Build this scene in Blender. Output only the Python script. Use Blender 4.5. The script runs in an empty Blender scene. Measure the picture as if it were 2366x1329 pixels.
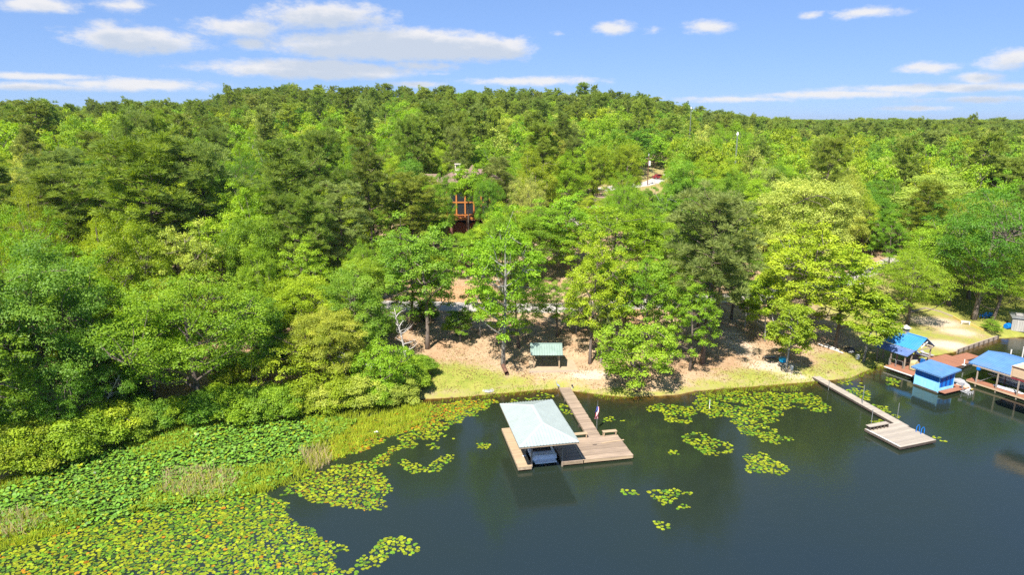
import bpy, math, random
import numpy as np
from mathutils import Vector, Matrix

# ------------------------------------------------------------------ camera, sky, sun, exposure
SC = bpy.context.scene
COL = SC.collection
R = math.radians
CAM_H, PITCH, FPX, CX, CY = 32.0, 13.9, 1577.0, 1183.0, 664.5

cam = bpy.data.cameras.new("camera")
cam.sensor_width = 36.0
cam.lens = 36.0 * FPX / 2366.0
cam.clip_start, cam.clip_end = 0.5, 20000
camo = bpy.data.objects.new("camera", cam)
COL.objects.link(camo)
camo.location = (0, 0, CAM_H)
camo.rotation_euler = (R(90 - PITCH), 0, 0)
SC.camera = camo

SUN_EL = 53.0
SHADOW_DIR = Vector((0.42, 0.91))            # where shadows fall on the ground
SUN_AZ = math.atan2(-SHADOW_DIR.x, -SHADOW_DIR.y)   # clockwise from +Y
SKY_STRENGTH, SUN_STRENGTH, EXPOSURE = 0.10, 5.0, 1.0

sun = bpy.data.lights.new("sun", 'SUN')
sun.energy = SUN_STRENGTH
sun.angle = R(0.53)
sun.color = (1.0, 0.95, 0.87)
suno = bpy.data.objects.new("sun", sun)
COL.objects.link(suno)
sd = Vector((math.sin(SUN_AZ) * math.cos(R(SUN_EL)), math.cos(SUN_AZ) * math.cos(R(SUN_EL)), math.sin(R(SUN_EL))))
suno.rotation_euler = sd.to_track_quat('Z', 'Y').to_euler()
suno.location = (0, 0, 200)

SC.view_settings.view_transform = 'Standard'
SC.view_settings.look = 'None'
SC.view_settings.exposure = EXPOSURE
SC.view_settings.gamma = 1.0
SC.view_settings.use_curve_mapping = False
SC.render.engine = 'CYCLES'
cy = SC.cycles
cy.max_bounces = 8; cy.diffuse_bounces = 4; cy.glossy_bounces = 3
cy.transmission_bounces = 3; cy.transparent_max_bounces = 10
cy.caustics_reflective = False; cy.caustics_refractive = False
cy.sample_clamp_indirect = 6.0
SC.render.filter_size = 1.2
cy.use_denoising = False


class NT:
    """small helper to write node trees"""
    def __init__(s, tree):
        s.t = tree
    def n(s, typ, props=None, **inp):
        nd = s.t.nodes.new(typ)
        for k, v in (props or {}).items():
            setattr(nd, k, v)
        for k, v in inp.items():
            s.set(nd, k, v)
        return nd
    def set(s, nd, k, v):
        if k.startswith('i') and k[1:].isdigit():
            sock = nd.inputs[int(k[1:])]
        else:
            sock = nd.inputs[k.replace('_', ' ')]
        if isinstance(v, bpy.types.NodeSocket):
            s.t.links.new(v, sock)
        elif isinstance(v, bpy.types.Node):
            s.t.links.new(v.outputs[0], sock)
        else:
            if isinstance(v, (tuple, list)) and hasattr(sock.default_value, '__len__') and len(sock.default_value) == 4 and len(v) == 3:
                v = (*v, 1.0)
            sock.default_value = v
    def m(s, op, a, b=0.0, c=0.0, clamp=False):
        return s.n('ShaderNodeMath', {'operation': op, 'use_clamp': clamp}, i0=a, i1=b, i2=c).outputs[0]
    def vm(s, op, a, b=(0, 0, 0)):
        return s.n('ShaderNodeVectorMath', {'operation': op}, i0=a, i1=b).outputs[0]
    def ramp(s, fac, pts, interp='LINEAR'):
        nd = s.n('ShaderNodeValToRGB', None, Fac=fac)
        nd.color_ramp.interpolation = interp
        e = nd.color_ramp.elements
        while len(e) < len(pts):
            e.new(0.5)
        for q, (p, c) in zip(e, pts):
            q.position = p
            q.color = (*c, 1.0) if len(c) == 3 else c
        return nd.outputs[0]
    def mix(s, fac, a, b, blend='MIX'):
        nd = s.n('ShaderNodeMix', {'data_type': 'RGBA', 'blend_type': blend})
        s.set(nd, 'i0', fac); s.set(nd, 'i6', a); s.set(nd, 'i7', b)
        return nd.outputs[2]
    def maprange(s, v, a, b, c=0.0, d=1.0, smooth=True):
        nd = s.n('ShaderNodeMapRange', {'interpolation_type': 'SMOOTHSTEP' if smooth else 'LINEAR', 'clamp': True}, i0=v, i1=a, i2=b, i3=c, i4=d)
        return nd.outputs[0]
    def noise(s, vec, scale, detail=4.0, rough=0.55, out=0, dist=0.0):
        return s.n('ShaderNodeTexNoise', None, Vector=vec, Scale=scale, Detail=detail, Roughness=rough, Distortion=dist).outputs[out]


def pix_ray(px, py):
    a = R(PITCH); dx = (px - CX) / FPX; dy = (CY - py) / FPX
    return dx, math.cos(a) + dy * math.sin(a), -math.sin(a) + dy * math.cos(a)


def on_plane(px, py, z=0.0):
    r = pix_ray(px, py); t = (z - CAM_H) / r[2]
    return Vector((r[0] * t, r[1] * t, z))


def to_pix(x, y, z):
    a = R(PITCH); zz = z - CAM_H
    d = y * math.cos(a) - zz * math.sin(a)
    v = y * math.sin(a) + zz * math.cos(a)
    return CX + FPX * x / d, CY - FPX * v / d, d


# ---- world: physical sky with scattered fair-weather clouds
world = bpy.data.worlds.new("World")
SC.world = world
world.use_nodes = True
wt = world.node_tree
wt.nodes.clear()

# cloud density as a node group of (azimuth, elevation)
cg = bpy.data.node_groups.new("cloud_density", 'ShaderNodeTree')
cg.interface.new_socket("Dir", in_out='INPUT', socket_type='NodeSocketVector')
cg.interface.new_socket("Density", in_out='OUTPUT', socket_type='NodeSocketFloat')
g = NT(cg)
gi = g.n('NodeGroupInput'); go = g.n('NodeGroupOutput')
n1 = g.noise(g.vm('MULTIPLY', gi.outputs[0], (1.0, 2.2, 0)), 34.0, 7.0, 0.66)
n2 = g.noise(g.vm('MULTIPLY', gi.outputs[0], (1.0, 2.6, 0)), 7.0, 3.0, 0.5)
sep = g.n('ShaderNodeSeparateXYZ', None, Vector=gi.outputs[0])
az, el = sep.outputs[0], sep.outputs[1]
CLOUDS = [  # centre px, centre py, half width px, half height px, density
    (90, 8, 85, 20, .9), (285, 12, 70, 17, .8), (148, 25, 28, 8, .6), (300, 90, 150, 32, 1.3), (250, 60, 55, 18, .55),
    (560, 62, 130, 26, .8), (740, 38, 165, 38, 1.15), (830, 30, 60, 26, .6), (575, 100, 45, 16, .7),
    (930, 105, 330, 46, 1.7), (1120, 112, 130, 34, 1.4), (730, 160, 290, 26, 1.6), (960, 150, 130, 18, .8),
    (100, 176, 150, 8, .8), (330, 196, 190, 16, 1.), (60, 200, 150, 10, .9), (960, 194, 90, 8, .7), (1230, 187, 200, 13, .9),
    (1010, 170, 40, 5, .4), (1415, 65, 55, 19, .95), (1640, 60, 66, 19, .9), (1510, 70, 26, 8, .4), (1875, 34, 34, 10, .7), (2000, 28, 90, 13, .7),
    (1290, 77, 18, 6, .35), (2350, 135, 80, 24, 1.), (2150, 156, 60, 15, .9), (2260, 180, 45, 14, .9), (2180, 203, 260, 11, 1.),
    (1900, 218, 260, 11, .9), (1700, 228, 170, 9, .8), (2280, 230, 150, 9, .8), (2120, 250, 90, 7, .7), (2000, 205, 90, 9, .5), (1340, 215, 60, 5, .5)]
rng = random.Random(5)
cl = []
for (px, py, wx, wy, dn) in CLOUDS:
    r = pix_ray(px, py)
    cl.append((math.atan2(r[0], r[1]), math.atan2(r[2], math.hypot(r[0], r[1])), wx / FPX * .95, wy / FPX * .95, dn))
dens = None
# low-frequency wobble of the outline
wob = g.m('MULTIPLY', g.m('SUBTRACT', n2, .5), .9)
frill = g.m('MULTIPLY', g.m('SUBTRACT', n1, .5), 1.5)
for (a0, e0, wa, we, dn) in cl:
    q = g.n('ShaderNodeVectorMath', {'operation': 'MULTIPLY_ADD'}, i0=gi.outputs[0], i1=(1 / wa, 1 / we, 0), i2=(-a0 / wa, -e0 / we, 0)).outputs[0]
    q = g.n('ShaderNodeVectorMath', {'operation': 'LENGTH'}, i0=q).outputs['Value']
    d = g.m('MULTIPLY_ADD', q, -dn, dn)
    dens = d if dens is None else g.m('SMOOTH_MAX', dens, d, .12)
# generic field overhead
hi = g.m('MAXIMUM', g.maprange(el, R(12.5), R(22)), g.maprange(g.m('ABSOLUTE', az), R(44), R(60)))
fld = g.m('MULTIPLY', g.m('SUBTRACT', g.noise(g.vm('MULTIPLY', gi.outputs[0], (1.0, 1.6, 0)), 4.0, 5.0, .6), .60), 5.0)
fld = g.m('SUBTRACT', fld, g.m('MULTIPLY', g.m('SUBTRACT', 1.0, hi), 8.0))
dens = g.m('MAXIMUM', dens, g.m('MINIMUM', fld, .8))
dens = g.m('MAXIMUM', dens, -1.0)
tot = g.m('ADD', g.m('ADD', dens, wob), frill)
cg.links.new(tot, go.inputs[0])

w = NT(wt)
sky = w.n('ShaderNodeTexSky', {'sky_type': 'NISHITA', 'sun_disc': False, 'sun_elevation': R(SUN_EL), 'sun_rotation': SUN_AZ,
                               'altitude': 60.0, 'air_density': 0.8, 'dust_density': 0.0, 'ozone_density': 5.0})
tc = w.n('ShaderNodeTexCoord')
sp = w.n('ShaderNodeSeparateXYZ', None, Vector=tc.outputs['Generated'])
waz = w.m('ARCTAN2', sp.outputs[0], sp.outputs[1])
wel = w.m('ARCSINE', sp.outputs[2])
dirv = w.n('ShaderNodeCombineXYZ', None, X=waz, Y=wel).outputs[0]
dirv2 = w.n('ShaderNodeCombineXYZ', None, X=w.m('SUBTRACT', waz, .006), Y=w.m('ADD', wel, .016)).outputs[0]
G1 = w.n('ShaderNodeGroup', {'node_tree': cg}, Dir=dirv)
G2 = w.n('ShaderNodeGroup', {'node_tree': cg}, Dir=dirv2)
alpha = w.maprange(G1.outputs[0], -.06, .74)
above = w.m('MULTIPLY', w.maprange(wel, R(-1), R(.5)), alpha)
thick = w.maprange(w.m('ADD', w.m('MULTIPLY', G2.outputs[0], .6), w.m('MULTIPLY', G1.outputs[0], .3)), .0, .62)
ccol = w.mix(thick, (4.65, 4.57, 4.57, 1), (3.15, 3.48, 4.0, 1))
skyc = w.mix(1.0, w.n('ShaderNodeGamma', None, Color=sky.outputs[0], Gamma=.45).outputs[0], (.945, 1.315, 2.05, 1), 'MULTIPLY')
bgc = w.mix(w.m('MULTIPLY', above, .92), skyc, ccol)
bg = w.n('ShaderNodeBackground', None, Color=bgc, Strength=SKY_STRENGTH)
wo = w.n('ShaderNodeOutputWorld')
world.cycles.sampling_method = 'MANUAL'
world.cycles.sample_map_resolution = 256
wt.links.new(bg.outputs[0], wo.inputs[0])

# ------------------------------------------------------------------ mesh helpers
class MB:
    def __init__(s):
        s.v = []; s.f = []
    def add(s, vs, fs):
        o = len(s.v)
        s.v += [tuple(p) for p in vs]
        s.f += [tuple(i + o for i in f) for f in fs]
        return s
    def box(s, c, d, rz=0.0, rx=0.0, ry=0.0):
        M = Matrix.Translation(Vector(c)) @ Matrix.Rotation(rz, 4, 'Z') @ Matrix.Rotation(ry, 4, 'Y') @ Matrix.Rotation(rx, 4, 'X')
        x, y, z = d[0] / 2, d[1] / 2, d[2] / 2
        vs = [M @ Vector(p) for p in ((-x, -y, -z), (x, -y, -z), (x, y, -z), (-x, y, -z), (-x, -y, z), (x, -y, z), (x, y, z), (-x, y, z))]
        return s.add(vs, [(0, 3, 2, 1), (4, 5, 6, 7), (0, 1, 5, 4), (1, 2, 6, 5), (2, 3, 7, 6), (3, 0, 4, 7)])
    def beam(s, a, b, wd, ht):
        a, b = Vector(a), Vector(b)
        d = (b - a); L = d.length; d.normalize()
        up = Vector((0, 0, 1)) if abs(d.z) < .95 else Vector((1, 0, 0))
        sx = d.cross(up).normalized() * wd / 2
        sz = sx.cross(d).normalized() * ht / 2
        vs = []
        for p in (a, b):
            vs += [p - sx - sz, p + sx - sz, p + sx + sz, p - sx + sz]
        return s.add(vs, [(0, 1, 2, 3), (7, 6, 5, 4), (0, 4, 5, 1), (1, 5, 6, 2), (2, 6, 7, 3), (3, 7, 4, 0)])
    def tube(s, path, rad, n=6, cap=True):
        path = [Vector(p) for p in path]
        rings = []
        for i, p in enumerate(path):
            d = (path[min(i + 1, len(path) - 1)] - path[max(i - 1, 0)])
            if d.length < 1e-6:
                d = Vector((0, 0, 1))
            d.normalize()
            up = Vector((0, 0, 1)) if abs(d.z) < .9 else Vector((1, 0, 0))
            a = d.cross(up).normalized(); b = a.cross(d).normalized()
            r = rad[i] if hasattr(rad, '__len__') else rad
            rings.append([p + (a * math.cos(2 * math.pi * k / n) + b * math.sin(2 * math.pi * k / n)) * r for k in range(n)])
        vs = [q for rg in rings for q in rg]
        fs = []
        for i in range(len(path) - 1):
            for k in range(n):
                fs.append((i * n + k, i * n + (k + 1) % n, (i + 1) * n + (k + 1) % n, (i + 1) * n + k))
        if cap:
            fs.append(tuple(range(n - 1, -1, -1)))
            fs.append(tuple((len(path) - 1) * n + k for k in range(n)))
        return s.add(vs, fs)
    def slab(s, pts, th):
        """polygon pts (top), extruded down by th"""
        n = len(pts)
        top = [Vector(p) for p in pts]
        bot = [p - Vector((0, 0, th)) for p in top]
        fs = [tuple(range(n)), tuple(range(2 * n - 1, n - 1, -1))]
        for k in range(n):
            fs.append((k, n + k, n + (k + 1) % n, (k + 1) % n))
        return s.add(top + bot, fs)
    def mesh(s, name, mat=None, smooth=False):
        me = bpy.data.meshes.new(name)
        me.from_pydata(s.v, [], s.f)
        me.update()
        if mat:
            me.materials.append(mat)
        if smooth:
            me.polygons.foreach_set('use_smooth', [True] * len(me.polygons))
        return me
    def build(s, name, mat, parent=None, smooth=False, label=None, kind=None):
        return mkobj(name, s.mesh(name, mat, smooth), parent, label=label, kind=kind)


def mkobj(name, me, parent=None, loc=None, label=None, kind=None):
    o = bpy.data.objects.new(name, me)
    COL.objects.link(o)
    if parent:
        o.parent = parent
    if loc is not None:
        o.location = loc
    if label:
        o['label'] = label
    if kind:
        o['kind'] = kind
    return o


def tag(o, label, cat, group=None):
    o['label'] = label; o['category'] = cat
    if group:
        o['group'] = group
    return o


def thing(name, label, cat, loc=(0, 0, 0), rz=0.0, group=None):
    o = bpy.data.objects.new(name, None)
    o.empty_display_size = .3
    COL.objects.link(o)
    o.location = loc; o.rotation_euler = (0, 0, rz)
    return tag(o, label, cat, group)


def np_mesh(name, V, F, mats, face_attr=None, mat_idx=None, attr='tone'):
    """V (n,3), F (m,k) all faces of the same size k"""
    me = bpy.data.meshes.new(name)
    n, (m, k) = len(V), F.shape
    me.vertices.add(n)
    me.vertices.foreach_set('co', np.ascontiguousarray(V, dtype=np.float32).ravel())
    me.loops.add(m * k)
    me.loops.foreach_set('vertex_index', np.ascontiguousarray(F, dtype=np.int32).ravel())
    me.polygons.add(m)
    me.polygons.foreach_set('loop_start', np.arange(0, m * k, k, dtype=np.int32))
    me.polygons.foreach_set('loop_total', np.full(m, k, dtype=np.int32))
    if mat_idx is not None:
        me.polygons.foreach_set('material_index', np.ascontiguousarray(mat_idx, dtype=np.int32))
    me.update(calc_edges=True)
    if face_attr is not None:
        a = me.attributes.new(attr, 'FLOAT', 'FACE')
        a.data.foreach_set('value', np.ascontiguousarray(face_attr, dtype=np.float32))
    for mt in mats:
        me.materials.append(mt)
    return me


# ------------------------------------------------------------------ materials
def new_mat(name):
    m = bpy.data.materials.new(name)
    m.use_nodes = True
    m.node_tree.nodes.clear()
    return m, NT(m.node_tree)


def finish(m, n, sh, disp=None):
    o = n.n('ShaderNodeOutputMaterial')
    n.t.links.new(sh if isinstance(sh, bpy.types.NodeSocket) else sh.outputs[0], o.inputs[0])
    return m


def simple(name, col, rough=.6, var=.25, scale=3.0, spec=.4, metal=0.0, bump=0.0, stretch=(1, 1, 1), col2=None, thresh=(.45, .7)):
    m, n = new_mat(name)
    tc = n.n('ShaderNodeTexCoord')
    oi = n.n('ShaderNodeObjectInfo')
    vec = n.vm('ADD', n.vm('MULTIPLY', tc.outputs['Object'], stretch), n.vm('MULTIPLY', n.n('ShaderNodeCombineXYZ', None, X=oi.outputs['Random'], Y=oi.outputs['Random'], Z=oi.outputs['Random']).outputs[0], (37., 61., 17.)))
    nz = n.noise(vec, scale, 6.0, .6)
    f = n.maprange(nz, .25, .75, 1 - var, 1 + var, False)
    rr = n.maprange(oi.outputs['Random'], 0, 1, 1 - var * .6, 1 + var * .6, False)
    f = n.m('MULTIPLY', f, rr)
    c = n.mix(1.0, (*col, 1), n.n('ShaderNodeCombineXYZ', None, X=f, Y=f, Z=f).outputs[0], 'MULTIPLY')
    if col2:
        c = n.mix(n.maprange(n.noise(vec, scale * .37 + .3, 5.0, .65), *thresh), c, (*col2, 1))
    b = n.n('ShaderNodeBsdfPrincipled', None, Base_Color=c, Roughness=rough, Metallic=metal)
    b.inputs['Specular IOR Level'].default_value = spec
    if bump:
        bp = n.n('ShaderNodeBump', None, Height=nz, Strength=bump, Distance=.03)
        n.t.links.new(bp.outputs[0], b.inputs['Normal'])
    return finish(m, n, b)


def leaf_mat(name, source, trans=.38):
    m, n = new_mat(name)
    if source == 'OBJECT':
        base = n.n('ShaderNodeObjectInfo').outputs['Color']
    else:
        base = n.n('ShaderNodeAttribute', {'attribute_type': 'INSTANCER', 'attribute_name': 'tint'}).outputs['Color']
    t = n.n('ShaderNodeAttribute', {'attribute_type': 'GEOMETRY', 'attribute_name': 'tone'}).outputs['Fac']
    hs = n.n('ShaderNodeHueSaturation', None, Hue=n.maprange(t, 0, 1, .517, .49, False), Saturation=n.maprange(t, 0, 1, 1.0, .97, False), Value=n.maprange(t, 0, 1, .7, 1.3, False), Color=base)
    d = n.n('ShaderNodeBsdfDiffuse', None, Color=hs.outputs[0], Roughness=.6)
    tcol = n.n('ShaderNodeHueSaturation', None, Hue=.49, Saturation=1.12, Value=1.45, Color=hs.outputs[0])
    tr = n.n('ShaderNodeBsdfTranslucent', None, Color=tcol.outputs[0])
    mx = n.n('ShaderNodeMixShader', None, i0=trans, i1=d.outputs[0], i2=tr.outputs[0])
    gl = n.n('ShaderNodeBsdfGlossy', None, Color=(.9, .95, 1, 1), Roughness=.5)
    mx2 = n.n('ShaderNodeMixShader', None, i0=.012, i1=mx.outputs[0], i2=gl.outputs[0])
    return finish(m, n, mx2)


M_LEAF = leaf_mat('foliage', 'OBJECT')
M_LEAF_FAR = leaf_mat('foliage_far', 'INSTANCER', .35)
M_BARK = simple('bark', (.17, .135, .11), .9, .45, 2.2, .2, bump=.6, stretch=(3, 3, .6))
M_BARK_PINE = simple('pine_bark', (.16, .12, .10), .95, .5, 2.0, .15, bump=.7, stretch=(3, 3, .5), col2=(.24, .16, .11))
M_BARK_PALE = simple('pale_bark', (.36, .34, .31), .85, .35, 1.2, .2, bump=.4, stretch=(2, 2, .6), col2=(.19, .165, .14), thresh=(.5, .72))
M_DEAD = simple('dead_wood', (.46, .42, .38), .9, .3, 2.0, .2, bump=.4, stretch=(3, 3, .6))
M_PLANK = simple('weathered_plank', (.335, .25, .175), .85, .40, 2.2, .25, bump=.35, stretch=(.35, 7, 7), col2=(.22, .165, .13), thresh=(.45, .75))
M_PLANK_NEW = simple('newer_plank', (.42, .31, .19), .8, .22, 2.0, .25, bump=.3, stretch=(.4, 6, 6), col2=(.38, .28, .18))
M_PLANK_GREY = simple('grey_plank', (.37, .32, .255), .88, .25, 2.0, .25, bump=.35, stretch=(.35, 7, 7), col2=(.33, .29, .25))
M_TIMBER = simple('treated_timber', (.33, .25, .165), .85, .3, 2.0, .25, bump=.4, stretch=(2, 2, 2))
M_POST = simple('post_wood', (.36, .29, .22), .85, .3, 3.0, .25, bump=.4, stretch=(4, 4, .7))
M_DARKWOOD = simple('dark_wood', (.10, .078, .062), .85, .35, 3.0, .25)
M_ROOF_MINT = simple('mint_roof_steel', (.32, .365, .345), .5, .08, 1.3, .3, col2=(.28, .315, .295), thresh=(.55, .8))
M_ROOF_GREEN = simple('green_roof_steel', (.25, .33, .285), .5, .12, .8, .4, col2=(.20, .275, .235))
M_ROOF_BLUE = simple('blue_roof_steel', (.045, .25, .57), .5, .16, 1.2, .35, col2=(.09, .26, .48), thresh=(.45, .75))
M_ROOF_BLUE2 = simple('pale_blue_roof_steel', (.10, .225, .44), .5, .15, 1.2, .35, col2=(.13, .22, .38), thresh=(.45, .75))
M_ROOF_NAVY = simple('faded_navy_roof_steel', (.10, .16, .33), .45, .25, .9, .5, col2=(.16, .22, .38))
M_BLUE = simple('blue_paint', (.0, .17, .60), .5, .15, 1.2, .4)
M_PALEBLUE = simple('pale_blue_paint', (.26, .62, .88), .6, .12, 1.5, .4, col2=(.34, .68, .88))
M_DECKRED = simple('brown_composite', (.33, .145, .085), .7, .18, 2.0, .3, stretch=(.5, 5, 5), col2=(.26, .12, .075))
M_WHITE = simple('white_paint', (.78, .78, .76), .5, .08, 2.0, .4)
M_OFFWHITE = simple('offwhite_plastic', (.62, .60, .55), .55, .12, 2.0, .4)
M_GREYMETAL = simple('galvanised_steel', (.34, .35, .35), .45, .15, 3.0, .5, metal=.6)
M_DARK = simple('black_plastic', (.02, .02, .022), .5, .3, 3.0, .4)
M_GREYTARP = simple('grey_tarp', (.34, .34, .345), .7, .12, 2.0, .3)
M_CONC = simple('concrete', (.46, .425, .375), .9, .18, .9, .25, bump=.2, col2=(.36, .33, .29))
M_PADWOOD = simple('pale_pad', (.47, .36, .235), .9, .18, 1.0, .2, bump=.2, col2=(.40, .30, .20))
M_ORANGE = simple('cedar_timber', (.48, .18, .045), .6, .15, 2.0, .35, stretch=(2, 2, .6))
M_SHINGLE = simple('brown_shingle', (.235, .155, .125), .9, .22, 3.0, .2, bump=.3)
M_STONE = simple('pale_limestone', (.60, .53, .43), .9, .2, 3.0, .2, bump=.4)
M_BRICKRED = simple('red_brown_brick', (.27, .13, .09), .9, .2, 4.0, .2)
M_RUST = simple('rusty_steel', (.15, .075, .05), .85, .35, 4.0, .3, bump=.3, col2=(.09, .05, .04))
M_SHED = simple('weathered_siding', (.36, .34, .31), .85, .25, 2.0, .25, stretch=(6, 6, .5), bump=.3)
M_BEIGE = simple('beige_fibreglass', (.52, .45, .22), .55, .12, 1.5, .4)
M_TAN = simple('tan_panel', (.56, .40, .25), .7, .12, 1.0, .3)
M_RED = simple('red_paint', (.22, .02, .03), .4, .1, 2.0, .5)
M_TEAL = simple('teal_gelcoat', (.10, .24, .30), .4, .08, 2.0, .5)
M_GEL = simple('white_gelcoat', (.84, .85, .85), .45, .05, 2.0, .5)
M_SEAT = simple('dark_vinyl', (.10, .085, .08), .5, .15, 2.0, .4)
M_FLAGRED = simple('flag_red', (.48, .06, .08), .8, .1, 3.0, .2)
M_FLAGBLUE = simple('flag_blue', (.05, .07, .26), .8, .1, 3.0, .2)
M_HERON = simple('heron_grey', (.24, .28, .34), .8, .25, 9.0, .2)
M_YELLOW = simple('straw_yellow', (.55, .40, .12), .8, .15, 3.0, .2)


def glass_mat():
    m, n = new_mat('window_glass')
    b = n.n('ShaderNodeBsdfPrincipled', None, Base_Color=(.025, .03, .035, 1), Roughness=.06)
    return finish(m, n, b)


M_GLASS = glass_mat()

# ------------------------------------------------------------------ the lie of the land
SHORE = np.array([(-6000, -60), (-300, -20), (-120, 25), (-75, 42), (-56, 50)] + [tuple(on_plane(*p)[:2]) for p in (
    (0, 1112), (150, 1052), (300, 992), (480, 962), (620, 958), (750, 938), (870, 927), (960, 924), (1060, 919), (1130, 912), (1280, 899),
    (1400, 914), (1450, 918), (1500, 916), (1560, 914), (1600, 905), (1680, 898), (1760, 892), (1880, 882), (1960, 875), (2020, 850))] +
    [(50.34, 86.2), (54.39, 88.0), (63.2, 91.6), (72.5, 97.4), (77.41, 98.2), (90, 101), (120, 106), (300, 150), (6000, 900)], dtype=float)


def shore_s(X, Y):
    X = np.asarray(X, float); Y = np.asarray(Y, float)
    best = np.full(X.shape, 1e18)
    for (ax, ay), (bx, by) in zip(SHORE[:-1], SHORE[1:]):
        dx, dy = bx - ax, by - ay
        t = np.clip(((X - ax) * dx + (Y - ay) * dy) / (dx * dx + dy * dy), 0, 1)
        best = np.minimum(best, (X - ax - t * dx) ** 2 + (Y - ay - t * dy) ** 2)
    return np.sqrt(best) * np.sign(Y - np.interp(X, SHORE[:, 0], SHORE[:, 1]))


def sstep(a, b, x):
    t = np.clip((x - a) / (b - a), 0, 1)
    return t * t * (3 - 2 * t)


PS = [-200, -40, -20, -8, -3, -1, 0, 1.2, 3, 5, 8, 23, 58, 100, 160, 330, 460, 800, 1500, 6000]
PL = [-8, -5, -3.2, -1.7, -.75, -.3, 0, .35, .8, 1.2, 1.5, 3.8, 8.0, 10.5, 15, 28, 31, 26, 14, 8]
PR = [-8, -5, -3.2, -1.7, -.75, -.3, 0, .5, .8, 1.0, 1.2, 2.5, 5.2, 7.5, 8.5, 10.5, 10.5, 9, 8, 6]


def vnoise(X, Y, sc, seed):
    r = np.random.RandomState(seed)
    out = 0
    for k in range(5):
        a = r.uniform(0, 6.28); f = r.uniform(.6, 1.6) / sc
        out = out + np.sin(X * math.cos(a) * f * 6.28 + Y * math.sin(a) * f * 6.28 + r.uniform(0, 6.28))
    return out / 5


PAV_Z = 1.32


def height(X, Y):
    X = np.asarray(X, float); Y = np.asarray(Y, float)
    s = shore_s(X, Y)
    w_ = sstep(.10, .42, X / np.maximum(Y, 30.0))
    h = np.interp(s, PS, PL) * (1 - w_) + np.interp(s, PS, PR) * w_
    amp = np.clip((s - 1) / 30, 0, 1) * .35 + np.clip((s - 120) / 200, 0, 1) * 2.0
    h = h + vnoise(X, Y, 38, 3) * amp + np.clip((s - 300) / 400, 0, 1) * vnoise(X, Y, 320, 8) * 4
    # the levelled pad of the shelter
    q_ = -X / np.maximum(Y, 30.0)
    h = h - 9.0 * sstep(.37, .47, q_) * np.clip((s - 140) / 150, 0, 1)
    dpad = np.maximum(np.abs(X - 5.2) - 3.3, np.abs(Y - 82.5) - 2.4)
    k = sstep(2.0, 0.0, dpad)
    return h * (1 - k) + (PAV_Z - .22) * k


def hz(x, y):
    return float(height(np.array([x]), np.array([y]))[0])


def ground(px, py):
    r = pix_ray(px, py)
    ts = np.linspace(30, 420, 1600)
    X, Y, Z = r[0] * ts, r[1] * ts, CAM_H + r[2] * ts
    hh = height(X, Y)
    i = int(np.argmax(Z < np.maximum(hh, 0.0)))
    return Vector((X[i], Y[i], max(hh[i], 0.0)))


def axis(lo, hi, step, far, growth=1.13):
    a = list(np.arange(lo, hi + .01, step))
    d = step
    while a[-1] < far[1]:
        d *= growth; a.append(a[-1] + d)
    d = step
    while a[0] > far[0]:
        d *= growth; a.insert(0, a[0] - d)
    return np.array(a)


XS = axis(-70, 90, .8, (-7000, 7000))
YS = axis(48, 128, .7, (-600, 9000))
GX, GY = np.meshgrid(XS, YS)
GZ = height(GX, GY)
GS = shore_s(GX, GY)


def blob_mask(blobs):
    m = np.zeros(GX.shape)
    for (px, py, rx, ry, wt_) in blobs:
        c = ground(px, py)
        q = ((GX - c.x) / rx) ** 2 + ((GY - c.y) / ry) ** 2
        m = np.maximum(m, wt_ * np.exp(-q * .9))
    return m


def grid_faces(nx, ny):
    i = np.arange(nx - 1)[None, :] + (np.arange(ny - 1) * nx)[:, None]
    i = i.ravel()
    return np.stack([i, i + 1, i + nx + 1, i + nx], 1)


grass = blob_mask([(1010, 870, 8, 4, 1), (1090, 880, 6, 3, .95), (1180, 885, 5, 1.6, .7), (1300, 890, 5, 1.0, .55), (1440, 905, 3, 1.2, .8), (1740, 870, 6, 2.4, .72),
                   (1660, 888, 6, 1.6, .62), (1640, 770, 4, 4, .45), (1880, 860, 4, 2, .7), (1940, 850, 4, 2.6, .72), (1990, 700, 6, 12, .95), (1940, 830, 5, 3, .7),
                   (2000, 830, 4, 4, .8), (2300, 690, 16, 14, 1), (2200, 690, 12, 12, .9), (2250, 790, 4, 2, .7), (2040, 560, 12, 8, 1), (2340, 680, 12, 14, 1)])
grass = np.maximum(grass, .62 * np.exp(-((GS - .4) / .9) ** 2) * (GX > -14) * (GX < 60))
grass = np.maximum(grass, .72 * sstep(44, 54, GX) * sstep(140, 110, GY))
grass = np.maximum(grass, .5 * sstep(150, 220, GY))
sand = blob_mask([(1360, 868, 2.6, 1.2, 1), (1310, 860, 3, 1.0, .5), (1700, 790, 2.6, 7, .75), (1790, 850, 4, 2.2, .9), (1850, 868, 5, 1.6, .9), (1700, 740, 3, 5, .5),
                  (2160, 745, 5, 3.2, .85), (2215, 768, 4.2, 2.2, .75), (2190, 797, 5.5, 1.7, .85), (1960, 690, 3, 4, .7)])
clay = blob_mask([(1050, 680, 5, 5, 1), (1440, 740, 6, 6, .8), (640, 700, 6, 6, .9), (1060, 760, 4, 5, .4), (1310, 770, 6, 4, .4), (1430, 860, 5, 3, .4)])

grass = grass * (1 - .85 * sand * (GX > 44))


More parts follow.
